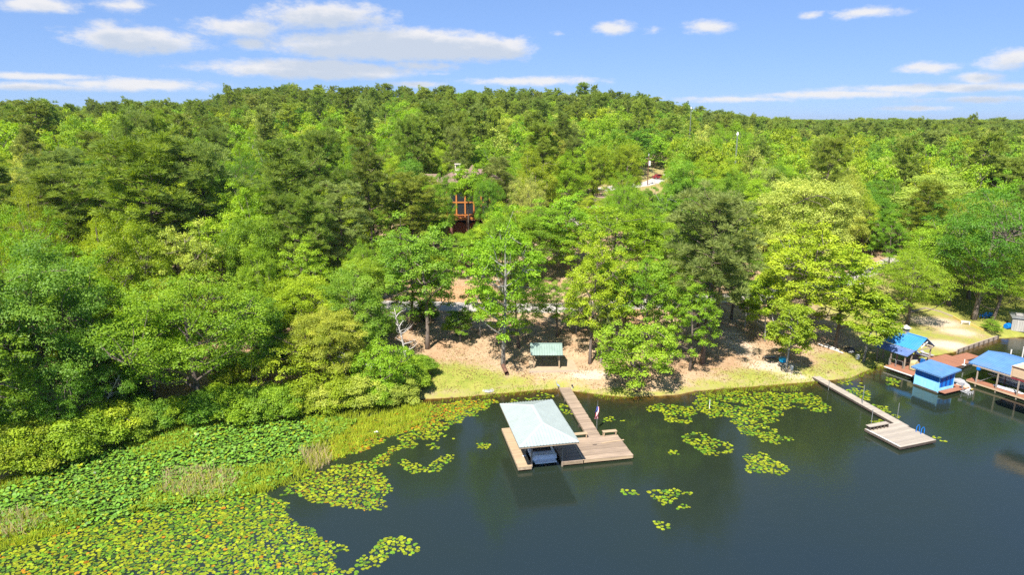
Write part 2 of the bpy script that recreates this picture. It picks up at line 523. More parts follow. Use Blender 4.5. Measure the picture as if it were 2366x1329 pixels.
def ground_mat():
    m, n = new_mat('ground_soil')
    tc = n.n('ShaderNodeTexCoord'); p = tc.outputs['Object']
    at = lambda k: n.n('ShaderNodeAttribute', {'attribute_name': k}).outputs['Fac']
    big = n.noise(p, .22, 6, .62); mid = n.noise(p, 1.1, 6, .65); fine = n.noise(p, 5.5, 6, .7); speck = n.noise(p, 16.0, 3, .7)
    litter = n.ramp(n.m('ADD', n.m('MULTIPLY', fine, .6), n.m('MULTIPLY', speck, .4)), [(.30, (.10, .060, .036)), (.41, (.29, .20, .118)), (.53, (.46, .335, .205)), (.68, (.62, .48, .315))])
    litter = n.mix(n.maprange(big, .42, .65, 0, .5), litter, (.33, .175, .09, 1))
    litter = n.mix(n.maprange(n.m('ADD', n.m('MULTIPLY', mid, .6), n.m('MULTIPLY', fine, .4)), .52, .66, 0, .7), litter, (.16, .095, .055, 1))
    gcol = n.ramp(n.m('ADD', n.m('MULTIPLY', mid, .55), n.m('MULTIPLY', speck, .45)), [(.32, (.10, .145, .022)), (.46, (.24, .265, .045)), (.57, (.31, .30, .065)), (.70, (.42, .34, .13))])
    scol = n.ramp(fine, [(.3, (.40, .30, .205)), (.6, (.60, .49, .37))])
    ccol = n.ramp(fine, [(.3, (.36, .20, .10)), (.65, (.50, .31, .165))])
    def mask(k, soft=.22):
        return n.maprange(n.m('ADD', at(k), n.m('MULTIPLY', n.m('SUBTRACT', n.m('ADD', n.m('MULTIPLY', mid, .55), n.m('MULTIPLY', fine, .45)), .5), 1.5)), .5 - soft, .5 + soft)
    c = n.mix(mask('clay'), litter, ccol)
    c = n.mix(mask('sand'), c, scol)
    c = n.mix(mask('grass'), c, gcol)
    # lake bed: ochre silt below the water line
    bed = n.ramp(mid, [(.35, (.085, .055, .02)), (.5, (.22, .125, .035)), (.65, (.36, .22, .07))])
    sepz = n.n('ShaderNodeSeparateXYZ', None, Vector=p)
    c = n.mix(n.maprange(n.m('ADD', sepz.outputs[2], n.m('MULTIPLY', n.m('SUBTRACT', mid, .5), .25)), .08, -.06), c, bed)
    b = n.n('ShaderNodeBsdfPrincipled', None, Base_Color=c, Roughness=.95)
    b.inputs['Specular IOR Level'].default_value = .15
    bp = n.n('ShaderNodeBump', None, Height=n.m('ADD', n.m('MULTIPLY', fine, .6), speck), Strength=.55, Distance=.08)
    n.t.links.new(bp.outputs[0], b.inputs['Normal'])
    return finish(m, n, b)


M_GROUND = ground_mat()
gv = np.stack([GX.ravel(), GY.ravel(), GZ.ravel()], 1)
gme = np_mesh('ground', gv, grid_faces(len(XS), len(YS)), [M_GROUND])
for nm, arr in (('grass', grass), ('sand', sand), ('clay', clay)):
    a = gme.attributes.new(nm, 'FLOAT', 'POINT')
    a.data.foreach_set('value', arr.ravel().astype(np.float32))
gme.polygons.foreach_set('use_smooth', [True] * len(gme.polygons))
gro = mkobj('ground', gme, kind='structure')
gro['label'] = 'leaf-strewn lake bank and wooded slope'


# ---- the lake
def water_mat():
    m, n = new_mat('lake_water')
    tc = n.n('ShaderNodeTexCoord'); p = tc.outputs['Object']
    dep = n.n('ShaderNodeAttribute', {'attribute_name': 'depth'}).outputs['Fac']
    deep = n.maprange(n.m('ADD', dep, n.m('MULTIPLY', n.noise(p, .07, 3, .5), 1.5)), 2.9, 6.2)
    body = n.mix(deep, (.018, .0265, .0135, 1), (.0135, .0245, .0315, 1))  # murk by depth; also paints in green tree and blue sky reflections
    rip = n.noise(n.vm('MULTIPLY', p, (1.0, 2.2, 1.0)), 2.6, 4, .6)
    rip2 = n.noise(n.vm('MULTIPLY', p, (.8, 1.5, 1.0)), .55, 3, .5)
    calm = n.maprange(n.noise(p, .045, 3, .55), .38, .62, .35, 1.0)
    hgt = n.m('ADD', n.m('MULTIPLY', rip, .035), n.m('MULTIPLY', rip2, .06))
    bp = n.n('ShaderNodeBump', None, Height=hgt, Strength=n.m('MULTIPLY', calm, .3), Distance=1.0)
    dif = n.n('ShaderNodeBsdfDiffuse', None, Color=body)
    trn = n.n('ShaderNodeBsdfTransparent', None, Color=(.78, .74, .55, 1))
    clear = n.m('POWER', 2.718, n.m('MULTIPLY', dep, -2.1))
    inner = n.n('ShaderNodeMixShader', None, i0=clear, i1=dif.outputs[0], i2=trn.outputs[0])
    gl = n.n('ShaderNodeBsdfGlossy', None, Color=(1, 1, 1, 1), Roughness=.02)
    n.t.links.new(bp.outputs[0], gl.inputs['Normal'])
    fr = n.n('ShaderNodeFresnel', None, IOR=1.45)
    n.t.links.new(bp.outputs[0], fr.inputs['Normal'])
    mx = n.n('ShaderNodeMixShader', None, i0=fr.outputs[0], i1=inner.outputs[0], i2=gl.outputs[0])
    return finish(m, n, mx)


M_WATER = water_mat()
keep_y = YS < 122
WX, WY = np.meshgrid(XS, YS[keep_y])
wz = np.zeros(WX.shape)
wme = np_mesh('lake', np.stack([WX.ravel(), WY.ravel(), wz.ravel()], 1), grid_faces(len(XS), int(keep_y.sum())), [M_WATER])
a = wme.attributes.new('depth', 'FLOAT', 'POINT')
a.data.foreach_set('value', np.clip(-GZ[keep_y], 0, 20).ravel().astype(np.float32))
lake = mkobj('lake', wme, kind='structure')
lake['label'] = 'dark green and blue lake water with faint ripples'

# ---- roads
def strip(name, pts, width, mat, lift, label, th=.12):
    P_ = np.array(pts, float)
    d = np.concatenate([[0], np.cumsum(np.linalg.norm(np.diff(P_, axis=0), axis=1))])
    L = np.arange(0, d[-1], .8)
    # smooth the centre line
    X = np.interp(L, d, P_[:, 0]); Y = np.interp(L, d, P_[:, 1])
    kx = np.ones(15) / 15
    Xp = np.convolve(np.pad(X, 7, mode='edge'), kx, 'valid'); Yp = np.convolve(np.pad(Y, 7, mode='edge'), kx, 'valid')
    tx, ty = np.gradient(Xp), np.gradient(Yp)
    ln = np.hypot(tx, ty); nx, ny = -ty / ln, tx / ln
    K = 9
    vs = []
    for j in range(K):
        o = (j / (K - 1) - .5) * width
        o = o + (0.12 * np.sin(L * .9 + j) + .1 * np.sin(L * 2.3)) * (abs(j - 4) == 4)
        x, y = Xp + nx * o, Yp + ny * o
        vs.append(np.stack([x, y, height(x, y) + lift - (.10 if j in (0, K - 1) else 0)], 1))
    V = np.stack(vs, 1).reshape(-1, 3)
    me = np_mesh(name, V, grid_faces(K, len(L)), [mat])
    me.polygons.foreach_set('use_smooth', [True] * len(me.polygons))
    o = mkobj(name, me, kind='structure')
    o['label'] = label
    return np.stack([Xp, Yp], 1)


M_ROAD = simple('pale_road', (.46, .42, .38), .92, .2, .7, .2, bump=.2, col2=(.30, .27, .24))
RPX = [(480, 688), (620, 695), (800, 704), (1000, 708), (1200, 712), (1350, 712), (1500, 704), (1700, 688), (1850, 666), (1960, 644), (2035, 616), (2095, 590), (2200, 560)]
ROAD = strip('road', [tuple(ground(*q)[:2]) for q in RPX], 4.2, M_ROAD, .05, 'pale lane running behind the lakeside trees')
DRV = strip('driveway', [tuple(ground(*q)[:2]) for q in ((1380, 440), (1470, 428), (1500, 424), (1530, 412), (1560, 402))], 5.0, M_ROAD, .07, 'pale driveway seen through a gap in the trees')
PTH = strip('footpath', [tuple(ground(*q)[:2]) for q in ((1895, 665), (1930, 660), (1990, 652), (2040, 650))], 1.8, M_CONC, .06, 'short pale path beside the lane')

# ------------------------------------------------------------------ plants
def rand_unit(r, n):
    v = r.normal(size=(n, 3))
    return v / np.linalg.norm(v, axis=1, keepdims=True)


def leaf_quads(r, pos, nrm, size, aspect=.62):
    """rhombic leaves at pos facing nrm"""
    n = len(pos)
    a = np.cross(nrm, rand_unit(r, n)); a /= np.maximum(np.linalg.norm(a, axis=1, keepdims=True), 1e-6)
    b = np.cross(nrm, a)
    L = size[:, None]
    fold = nrm * (L * .12)
    V = np.stack([pos - a * L * .5, pos + b * L * .5 * aspect + fold, pos + a * L * .5, pos - b * L * .5 * aspect + fold], 1)
    return V.reshape(-1, 3)


def blades(r, pos, dirv_, length, width):
    n = len(pos)
    a = np.cross(dirv_, rand_unit(r, n)); a /= np.maximum(np.linalg.norm(a, axis=1, keepdims=True), 1e-6)
    V = np.stack([pos - a * width[:, None] * .5, pos + a * width[:, None] * .5, pos + dirv_ * length[:, None] + a * width[:, None] * .2, pos + dirv_ * length[:, None] - a * width[:, None] * .2], 1)
    return V.reshape(-1, 3)


def clump_leaves(r, C, RC, n_each, leaf, tone_c, flat=.88, up=.5):
    P_, N_, S_, T_ = [], [], [], []
    for c, rc, n, tn in zip(C, RC, n_each, tone_c):
        u = rand_unit(r, n)
        u[:, 2] = np.where(u[:, 2] < -.25, -u[:, 2] * .6, u[:, 2])
        ax = rand_unit(r, 3); k3 = r.uniform(.0, .45, 3)
        lump = 1 + (np.abs(u @ ax.T) * k3).sum(1) - k3.sum() * .5
        rad = rc * (r.uniform(.12, 1.0, n) ** .36) * lump * np.where(r.rand(n) < .07, r.uniform(1.0, 1.55, n), 1.0)
        p = c + u * rad[:, None] * np.array([1, 1, flat])
        nn = u * .7 + np.array([0, 0, up]) + r.normal(size=(n, 3)) * .5
        nn /= np.linalg.norm(nn, axis=1, keepdims=True)
        P_.append(p); N_.append(nn); S_.append(leaf * r.uniform(.6, 1.35, n)); T_.append(np.clip(tn + r.normal(0, .17, n), 0, 1))
    P_, N_, S_, T_ = (np.concatenate(q) for q in (P_, N_, S_, T_))
    return leaf_quads(r, P_, N_, S_), T_


def quads_mesh(name, V, T, mat):
    return np_mesh(name, V, np.arange(len(V)).reshape(-1, 4), [mat], T)


def bent(r, a, b, n=5, amt=.08, sag=0.0):
    a, b = np.array(a, float), np.array(b, float)
    L = np.linalg.norm(b - a)
    out = []
    off = r.normal(size=3) * amt * L
    for i in range(n):
        t = i / (n - 1)
        out.append(a + (b - a) * t + off * math.sin(math.pi * t) + np.array([0, 0, sag * L * math.sin(math.pi * t)]))
    return out


def make_broadleaf(name, seed, H=17., RR=5.2, base=.28, nclump=95, leaf=.30, per=170, lobes=.3, top=.5, rc=(.17, .30), pale=False, matl=None, limb_n=11, trunk_r=.020, gaps=.0):
    """returns (trunk mesh, crown mesh)"""
    r = np.random.RandomState(seed)
    tb = MB()
    lean = r.normal(size=2) * .03 * H
    tp = [np.array([lean[0] * t * t + .012 * H * math.sin(4 * t + seed), lean[1] * t * t + .012 * H * math.cos(3 * t + seed), H * .86 * t]) for t in np.linspace(0, 1, 9)]
    tr = [trunk_r * H * (1.35 if i == 0 else 1) * (1 - .82 * i / 8) for i in range(9)]
    tp[0] = tp[0] + np.array([0, 0, -.5])
    tb.tube(tp, tr, 7)
    cz, hzr = H * (base + 1) / 2, H * (1 - base) / 2
    ph = r.uniform(0, 6.28, 6); fr = r.randint(2, 6, 6)
    def radius(u):
        a_ = np.arctan2(u[1], u[0])
        return 1 + lobes * (math.sin(fr[0] * a_ + ph[0]) * .5 + math.sin(fr[1] * a_ + 2.1 * u[2] + ph[1]) * .5 + math.sin(3 * u[2] * 2 + ph[2]) * .35)
    C = []
    tries = 0
    while len(C) < nclump and tries < 6000:
        tries += 1
        u = rand_unit(r, 1)[0]
        if u[2] < -.55 and r.rand() < .7:
            continue
        k = r.uniform(.45, 1.0) ** .55 * radius(u)
        p = np.array([u[0] * RR * k, u[1] * RR * k, cz + u[2] * hzr * k * (1.0 if u[2] > 0 else .92)])
        tt = np.clip(p[2] / (H * .86), 0, 1); p[:2] += lean * tt * tt
        if any(np.linalg.norm((p - q) * [1, 1, 1.3]) < RR * (.16 + gaps) for q in C):
            continue
        C.append(p)
    C = np.array(C)
    RC = r.uniform(*rc, len(C)) * RR
    tone = np.clip(.5 + r.normal(0, .2, len(C)) + (C[:, 2] - cz) / hzr * .05, .1, .9)
    # limbs reach to clumps
    idx = r.choice(len(C), min(limb_n, len(C)), replace=False)
    ends = []
    for i in idx:
        c = C[i]
        t = np.clip((c[2] - np.hypot(c[0], c[1]) * .75) / (H * .86), base * .75, .93)
        k = t * 8; j = int(min(k, 7)); s0 = tp[j] + (tp[j + 1] - tp[j]) * (k - j)
        r0 = max(.02, tr[j] * .5)
        pts = bent(r, s0, c, 6, .07, -.05)
        tb.tube(pts, np.linspace(r0, .03, 6), 5, False)
        ends.append(pts)
    for i in range(len(C)):
        if i in idx or r.rand() < .35:
            continue
        pts = ends[r.randint(len(ends))]
        best = min((p for e in ends for p in e[2:5]), key=lambda q: np.linalg.norm(q - C[i]))
        tb.tube(bent(r, best, C[i], 4, .08), np.linspace(.055, .018, 4), 4, False)
    per_n = np.maximum((per * (RC / (RR * .235)) ** 2).astype(int), 20)
    V, T = clump_leaves(r, C, RC, per_n, leaf, tone)
    return tb.mesh(name + '_trunk', M_BARK_PALE if pale else M_BARK, True), quads_mesh(name + '_crown', V, T, matl or M_LEAF)


def make_pine(name, seed, H=23., RR=4.2, base=.42, nbr=46, tuft=6, per=72, blade=(.44, .085), matl=None):
    r = np.random.RandomState(seed)
    tb = MB()
    lean = r.normal(size=2) * .02 * H
    tp = [np.array([lean[0] * t * t, lean[1] * t * t, H * .97 * t]) for t in np.linspace(0, 1, 10)]
    tp[0] = tp[0] + np.array([0, 0, -.5])
    tr = [.0135 * H * (1.2 if i == 0 else 1) * (1 - .9 * i / 9) for i in range(10)]
    tb.tube(tp, tr, 7)
    P_, D_, T_ = [], [], []
    for b in range(nbr):
        t = base + (1 - base) * ((b + r.uniform(0, 1)) / nbr) ** .85
        q = (t - base) / (1 - base)
        prof = (.55 + 1.1 * q) if q < .35 else (.95 * math.sqrt(max(0.02, 1 - ((q - .3) / .74) ** 2)))
        L = RR * prof * r.uniform(.6, 1.15)
        a = b * 2.39996 + r.normal(0, .35)
        z0 = H * .97 * t
        c0 = lean * t * t
        rise = L * (.15 + .75 * q) * r.uniform(.5, 1.3)
        e = np.array([c0[0] + math.cos(a) * L, c0[1] + math.sin(a) * L, z0 + rise])
        s0 = np.array([c0[0], c0[1], z0])
        pts = bent(r, s0, e, 5, .07, -.07)
        tb.tube(pts, np.linspace(.028 + .012 * L, .018, 5), 4, False)
        tn = np.clip(.5 + r.normal(0, .16), .1, .9)
        nt = max(3, int(tuft * L / RR + 1))
        for k in range(nt):
            f = .34 + .66 * (k + r.uniform(.2, 1)) / nt
            j = min(int(f * 4), 3); base_p = pts[j] + (pts[j + 1] - pts[j]) * (f * 4 - j)
            side = r.normal(size=3) * [.42, .42, .30] * (L * .32 + .25)
            c = base_p + side + np.array([0, 0, .12])
            rc = r.uniform(.48, .9) * (.75 + .06 * RR)
            n = int(per * (rc / .62) ** 2)
            u = rand_unit(r, n); u[:, 2] = np.abs(u[:, 2]) * .95 - .15
            out = np.array([math.cos(a), math.sin(a), .25])
            d = u + out * .35; d /= np.linalg.norm(d, axis=1, keepdims=True)
            P_.append(c + u * (rc * r.uniform(.15, .85, n))[:, None] * [1, 1, .85]); D_.append(d)
            T_.append(np.clip(tn + r.normal(0, .16, n), 0, 1))
    # dead stubs on the lower stem
    for k in range(7):
        t = r.uniform(base * .55, base); a = r.uniform(0, 6.28); L = r.uniform(.5, 1.7)
        s0 = np.array([lean[0] * t * t, lean[1] * t * t, H * .97 * t])
        tb.tube([s0, s0 + np.array([math.cos(a) * L, math.sin(a) * L, r.uniform(-.1, .35)])], [.045, .015], 4, False)
    P_, D_, T_ = (np.concatenate(q) for q in (P_, D_, T_))
    V = blades(r, P_, D_, blade[0] * r.uniform(.7, 1.3, len(P_)), blade[1] * r.uniform(.7, 1.3, len(P_)))
    return tb.mesh(name + '_trunk', M_BARK_PINE, True), quads_mesh(name + '_crown', V, T_, matl or M_LEAF)


def make_dead(name, seed, H=8.):
    r = np.random.RandomState(seed)
    tb = MB(); lean = r.normal(size=2) * .06 * H
    tp = [np.array([lean[0] * t * t + .02 * H * math.sin(5 * t), lean[1] * t * t, H * t]) for t in np.linspace(0, 1, 8)]
    tp[0] = tp[0] - np.array([0, 0, .4])
    tb.tube(tp, np.linspace(.024 * H, .02, 8), 6)
    for k in range(13):
        t = r.uniform(.3, .95); j = min(int(t * 7), 6)
        s0 = tp[j] + (tp[j + 1] - tp[j]) * (t * 7 - j)
        a = r.uniform(0, 6.28); L = H * r.uniform(.1, .26) * (1.2 - t * .6)
        e = s0 + np.array([math.cos(a) * L, math.sin(a) * L, L * r.uniform(.1, .9)])
        pts = bent(r, s0, e, 5, .14)
        tb.tube(pts, np.linspace(.008 * H, .012, 5), 4, False)
        for q in range(4):
            f = r.uniform(.35, 1); b0 = s0 + (e - s0) * f
            e2 = b0 + r.normal(size=3) * L * .28 + np.array([0, 0, L * .12])
            tb.tube(bent(r, b0, e2, 4, .12), np.linspace(.022, .008, 4), 3, False)
    return tb.mesh(name, M_DEAD, True)


PROTO = {}
def proto(key, H, RR, pair):
    PROTO.setdefault(key, []).append((H, RR, pair))

for i in range(3):   # airy: sweetgums and sycamores with clumps set apart
    proto('A', 18., 5.0, make_broadleaf(f'airy{i}', 11 + i, 18., 5.0, .22, 125, .245, 275, .36, rc=(.12, .215), limb_n=16, pale=(i == 0), trunk_r=.0155, gaps=.035))
for i in range(4):   # dense round oaks
    proto('B', 16., 5.6, make_broadleaf(f'dense{i}', 31 + i, 16., 5.6, .18, 150, .205, 420, .30, rc=(.14, .26), limb_n=10))
for i in range(3):   # spreading, feathery
    proto('S', 15., 6.6, make_broadleaf(f'spread{i}', 51 + i, 15., 6.6, .28, 190, .19, 360, .34, rc=(.11, .20), limb_n=15, gaps=.0, trunk_r=.023))
for i in range(2):   # low crowns down to the ground
    proto('L', 8., 4.0, make_broadleaf(f'low{i}', 71 + i, 8., 4.0, .04, 105, .225, 200, .5, rc=(.13, .235), limb_n=9, gaps=.045))
proto('T', 15., 3.6, make_broadleaf('high', 91, 15., 3.6, .58, 70, .235, 190, .3, rc=(.18, .30), limb_n=10, trunk_r=.014))
for i in range(2):   # slender young trees
    proto('Y', 9., 2.3, make_broadleaf(f'young{i}', 81 + i, 9., 2.3, .24, 70, .23, 105, .42, rc=(.20, .34), limb_n=11, trunk_r=.013, pale=True, gaps=.05))
for i in range(4):
    proto('P', 23., 4.4, make_pine(f'pine{i}', 101 + i, 23., 4.4, [.40, .46, .36, .5][i]))
for i in range(2):   # broad flat-topped old pines
    proto('Q', 22., 6.2, make_pine(f'oldpine{i}', 121 + i, 22., 6.2, [.44, .36][i], 58, 8, 66))
for i in range(3):
    proto('H', 3.0, 2.0, make_broadleaf(f'bush{i}', 141 + i, 3.0, 2.0, .0, 80, .15, 150, .3, rc=(.22, .36), limb_n=6, trunk_r=.018))

TINT = {'lime': (.335, .435, .022), 'bright': (.275, .425, .020), 'mid': (.21, .355, .024), 'dark': (.145, .285, .024), 'blue': (.215, .335, .032),
        'olive': (.275, .35, .045), 'pine': (.235, .31, .046), 'greypine': (.275, .335, .066), 'yellow': (.37, .44, .05), 'pale': (.40, .46, .075), 'grey': (.34, .35, .2), 'brown': (.27, .20, .08)}
TINT_WORD = {'lime': 'lime yellow', 'bright': 'bright green', 'mid': 'mid green', 'dark': 'dark green', 'blue': 'blue-green', 'olive': 'olive', 'pine': 'deep olive',
             'greypine': 'grey-olive', 'yellow': 'yellow', 'pale': 'pale yellow-green', 'grey': 'greyish', 'brown': 'brownish'}
PLACED = []   # (x, y, radius)
trng = random.Random(77)
_first = set()


def place_tree(kind, x, y, Ht, Rad, tint, label, cat='tree', name=None, group=None, var=None, lean=None, z=None):
    prot = PROTO[kind]
    H0, R0, (tm, cm) = prot[var if var is not None else trng.randrange(len(prot))]
    z = hz(x, y) if z is None else z
    nm = name or ('pine_tree' if kind in 'PQ' else 'shrub' if kind == 'H' else 'broadleaf_tree')
    e = thing(nm, label, cat, (x, y, z - .05), trng.uniform(0, 6.28), group)
    sxy = Rad / R0
    e.scale = (sxy * trng.uniform(.93, 1.07), sxy * trng.uniform(.93, 1.07), Ht / H0)
    if lean:
        e.rotation_mode = 'XYZ'
        m = Matrix.Rotation(lean[1], 4, 'X') @ Matrix.Rotation(lean[0], 4, 'Y') @ Matrix.Rotation(e.rotation_euler.z, 4, 'Z')
        e.rotation_euler = m.to_euler()
    t = mkobj('stem' if kind == 'H' else 'trunk', tm, e)
    c = mkobj('foliage' if kind == 'H' else 'crown', cm, e)
    b = TINT[tint]
    v = trng.uniform(.86, 1.14); hshift = trng.uniform(-.09, .09)
    c.color = (b[0] * v * (1 + hshift), b[1] * v, b[2] * v * trng.uniform(.8, 1.3), 1)
    PLACED.append((x, y, Rad))
    return e


def hero(kind, bx, by, top_py, hw, tint, label, dx=0, **kw):
    """a tree whose foot stands at a picture point; its height follows from where its top shows"""
    p = ground(bx, by)
    r = pix_ray(bx, top_py); t = p.y / r[1]
    Ht = CAM_H + r[2] * t - p.z
    dep = to_pix(p.x, p.y, p.z + Ht * .6)[2]
    return place_tree(kind, p.x, p.y, max(Ht, 1.0), hw * dep / FPX, tint, label, **kw)

# ------------------------------------------------------------------ trees that can be told apart
HERO = [
    # by the main dock
    ('A', 1163, 846, 486, 98, 'bright', 'tall tree with a pale bare trunk standing behind the rusty pipe', dict(var=0)),
    ('A', 1196, 803, 650, 66, 'bright', 'leafy tree just right of the tall pale-trunked tree, left of the green-roofed shelter', dict(var=1)),
    ('A', 986, 808, 500, 92, 'mid', 'tall green tree at the left end of the clearing, beside the dead white tree', dict(var=2)),
    ('A', 1366, 840, 556, 76, 'lime', 'yellow-green tree standing right of the green-roofed shelter', dict(var=1)),
    ('Y', 1389, 842, 690, 26, 'greypine', 'thin sparse tree with a bare brown stem right of the shelter', dict(var=1)),
    ('L', 1474, 904, 742, 78, 'bright', 'vivid green low tree leaning over the water right of the dock walkway', dict(var=0)),
    ('A', 1490, 835, 575, 80, 'mid', 'open-crowned green tree rising behind the vivid low shoreline tree', dict(var=2)),
    ('Q', 1622, 843, 462, 108, 'greypine', 'tall grey-olive pine with a leaning bare trunk on the open bank', dict(lean=(.045, 0))),
    ('A', 1592, 858, 650, 60, 'bright', 'green shoreline tree left of the tall leaning pine', dict(var=1)),
    ('P', 1612, 787, 500, 72, 'olive', 'slimmer pine just behind the tall leaning pine', {}),
    ('Y', 1722, 755, 640, 36, 'mid', 'slender small tree by the lane at the head of the sandy bank', dict(var=0)),
    ('Y', 1765, 790, 650, 42, 'lime', 'thin young tree on the sandy bank above the grey log', dict(var=1)),
    ('A', 1852, 797, 530, 112, 'lime', 'broad yellow-green tree above the blue tub on the bank', dict(var=1)),
    ('A', 1931, 807, 560, 74, 'lime', 'yellow-green tree whose trunk stands beside the white pipes', dict(var=2)),
    ('Y', 1818, 860, 695, 50, 'lime', 'small yellow-green tree at the blue tub and white bucket', dict(var=0)),
    ('Y', 1997, 838, 672, 60, 'lime', 'slim yellow-green tree at the left corner of the blue-roofed dock shelter', dict(var=1)),
    ('S', 2095, 750, 590, 86, 'bright', 'feathery tree with its trunk directly behind the blue-roofed dock shelter', dict(var=0)),
    ('S', 2252, 738, 452, 118, 'dark', 'large dark green tree with a thick leaning trunk on the lawn', dict(var=1, lean=(.10, 0))),
    ('S', 2292, 742, 590, 84, 'bright', 'bright feathery tree leaning right over the blue lawn chairs', dict(var=2, lean=(.16, 0))),
    ('S', 2188, 706, 520, 112, 'bright', 'spreading bright tree on the lawn left of the large dark one', dict(var=2)),
    ('A', 2240, 692, 470, 76, 'mid', 'tall straight-trunked tree at the back of the lawn', {}),
    ('S', 2308, 694, 500, 80, 'mid', 'green tree at the back of the lawn near the right edge', {}),
    ('L', 2290, 765, 742, 24, 'mid', 'low leafy bush at the foot of the leaning lawn tree', {}),
    # left shore
    ('S', 462, 955, 640, 165, 'bright', 'huge bright green feathery tree over the shrubs of the left shore', dict(var=1)),
    ('B', 360, 940, 700, 90, 'bright', 'bright green tree partly hidden by the left side of the huge feathery one', {}),
    ('B', 120, 1000, 575, 145, 'blue', 'large blue-green tree at the left edge of the wooded shore', dict(var=2)),
    ('B', 20, 990, 640, 90, 'blue', 'blue-green tree cut by the left picture edge above the lily mat', {}),
    ('B', 250, 985, 740, 80, 'dark', 'dark green tree between the blue-green and the huge feathery tree', {}),
    ('S', 150, 1030, 830, 85, 'mid', 'green low-branched tree on the marsh edge at the left', {}),
    ('B', 705, 850, 636, 82, 'lime', 'lime yellow round tree left of the dead white tree', {}),
    ('B', 830, 855, 634, 82, 'mid', 'dense mid green round tree behind the pale yellow one', {}),
    ('B', 768, 905, 716, 78, 'yellow', 'pale yellow leafed tree in the left shore thicket', {}),
    ('L', 700, 925, 795, 88, 'lime', 'low yellow-green tree at the water behind the marsh grass', dict(var=1)),
    ('L', 880, 925, 790, 62, 'bright', 'low bright green tree under the dead white tree', dict(var=0)),
    ('B', 600, 900, 690, 70, 'dark', 'shaded dark green tree right of the huge feathery one', {}),
    # mid slope
    ('P', 692, 720, 342, 82, 'pine', 'tall pine with a long visible trunk above the lime yellow tree', dict(var=1)),
    ('Q', 380, 735, 330, 125, 'olive', 'tall broad olive pine towering over the left shore wood', dict(var=0)),
    ('Q', 498, 720, 350, 92, 'greypine', 'grey-olive pine just right of the tallest broad pine', dict(var=1)),
    ('Q', 190, 700, 400, 110, 'pine', 'broad dark pine left of the tallest broad pine', dict(var=1)),
    ('A', 528, 770, 488, 84, 'lime', 'lime green tree in front of the grey-olive pines', dict(var=2)),
    ('B', 625, 690, 425, 78, 'mid', 'rounded green tree between the two tall left pines', {}),
    ('P', 800, 720, 430, 68, 'greypine', 'grey-green pine above the dense mid green tree', dict(var=2)),
    ('Q', 958, 640, 412, 82, 'olive', 'bushy olive pine just left of the orange-timbered house', dict(var=0)),
    ('B', 1172, 650, 478, 66, 'lime', 'bright yellow tree below the right corner of the orange-timbered house', {}),
    ('B', 1245, 650, 486, 62, 'mid', 'pale green tree between the house and the open slope', {}),
    ('A', 1415, 690, 470, 96, 'bright', 'broad green tree on the slope above the lane, right of the house', dict(var=2)),
    ('A', 1310, 640, 450, 74, 'bright', 'green tree with a bare lower trunk on the open slope', dict(var=1)),
    ('P', 1252, 522, 290, 46, 'olive', 'lone tall pine with a bare trunk right behind the house', dict(var=3)),
    ('P', 1150, 575, 372, 48, 'greypine', 'slim pine at the right corner of the orange-timbered house', dict(var=1)),
    ('B', 1078, 640, 535, 52, 'bright', 'round green tree just below the deck of the orange-timbered house', {}),
    ('A', 990, 610, 440, 46, 'bright', 'slim bright tree in front of the left wing of the house', {}),
    ('T', 1080, 578, 393, 46, 'bright', 'leafy tree whose high crown covers the upper storey of the orange-timbered house', {}),
    ('B', 1008, 588, 418, 34, 'bright', 'green tree in front of the left wing of the orange-timbered house', dict(var=1)),
    ('B', 1026, 602, 412, 27, 'bright', 'green tree hiding the left end of the orange timber frame', {}),
    ('B', 1128, 602, 408, 30, 'mid', 'green tree hiding the right end of the orange timber frame', {}),
    ('A', 1285, 778, 640, 55, 'mid', 'green tree directly behind the green-roofed shelter', dict(var=2)),
    ('Y', 1332, 770, 685, 32, 'greypine', 'grey-green sapling between the shelter and the lane', dict(var=0)),
    ('A', 1440, 800, 600, 58, 'bright', 'leafy tree behind the left side of the vivid low shoreline tree', dict(var=1)),
    ('A', 1548, 800, 612, 58, 'lime', 'yellow-green tree between the vivid low tree and the leaning pine', dict(var=2)),
    ('P', 1655, 760, 478, 58, 'greypine', 'grey-green pine by the lane right of the tall leaning pine', dict(var=2)),
    ('A', 1692, 738, 570, 54, 'mid', 'green tree beside the lane above the sandy bank', dict(var=1)),
    ('Y', 1062, 790, 720, 30, 'mid', 'small sapling in the shade beside the dark broken stump', dict(var=1)),
    ('S', 2138, 695, 560, 72, 'bright', 'bright feathery tree between the lane and the lawn sand', dict(var=1)),
    ('A', 2088, 702, 592, 38, 'lime', 'lime tree left of the feathery lawn trees, by the lane bend', dict(var=2)),
    ('A', 1395, 775, 610, 50, 'lime', 'slender lime tree behind the thin bare-stemmed one', dict(var=1)),
    ('Y', 1110, 778, 660, 34, 'bright', 'slender bright tree left of the tall pale-trunked tree', dict(var=0)),
    ('B', 1840, 690, 405, 112, 'pale', 'large pale flowering oak above the lane on the right', dict(var=1)),
    ('B', 2120, 590, 415, 128, 'pale', 'very broad pale flowering oak behind the lawn', dict(var=3)),
    ('Q', 2290, 560, 368, 105, 'pine', 'broad dark pine at the right edge behind the pale oak', dict(var=1)),
    ('B', 1985, 590, 425, 62, 'dark', 'dark green round tree left of the very broad pale oak', {}),
    ('S', 1672, 470, 300, 62, 'bright', 'vivid green spreading tree beside the right-hand thin mast', dict(var=0)),
    ('B', 945, 440, 246, 66, 'bright', 'big vivid green tree standing out on the slope behind the house', dict(var=0)),
    ('B', 1150, 420, 265, 44, 'pale', 'pale grey-green tree on the slope above the lone tall pine', {}),
]
for k_, bx, by, tp_, hw, ti, lab, kw in HERO:
    hero(k_, bx, by, tp_, hw, ti, lab, **kw)

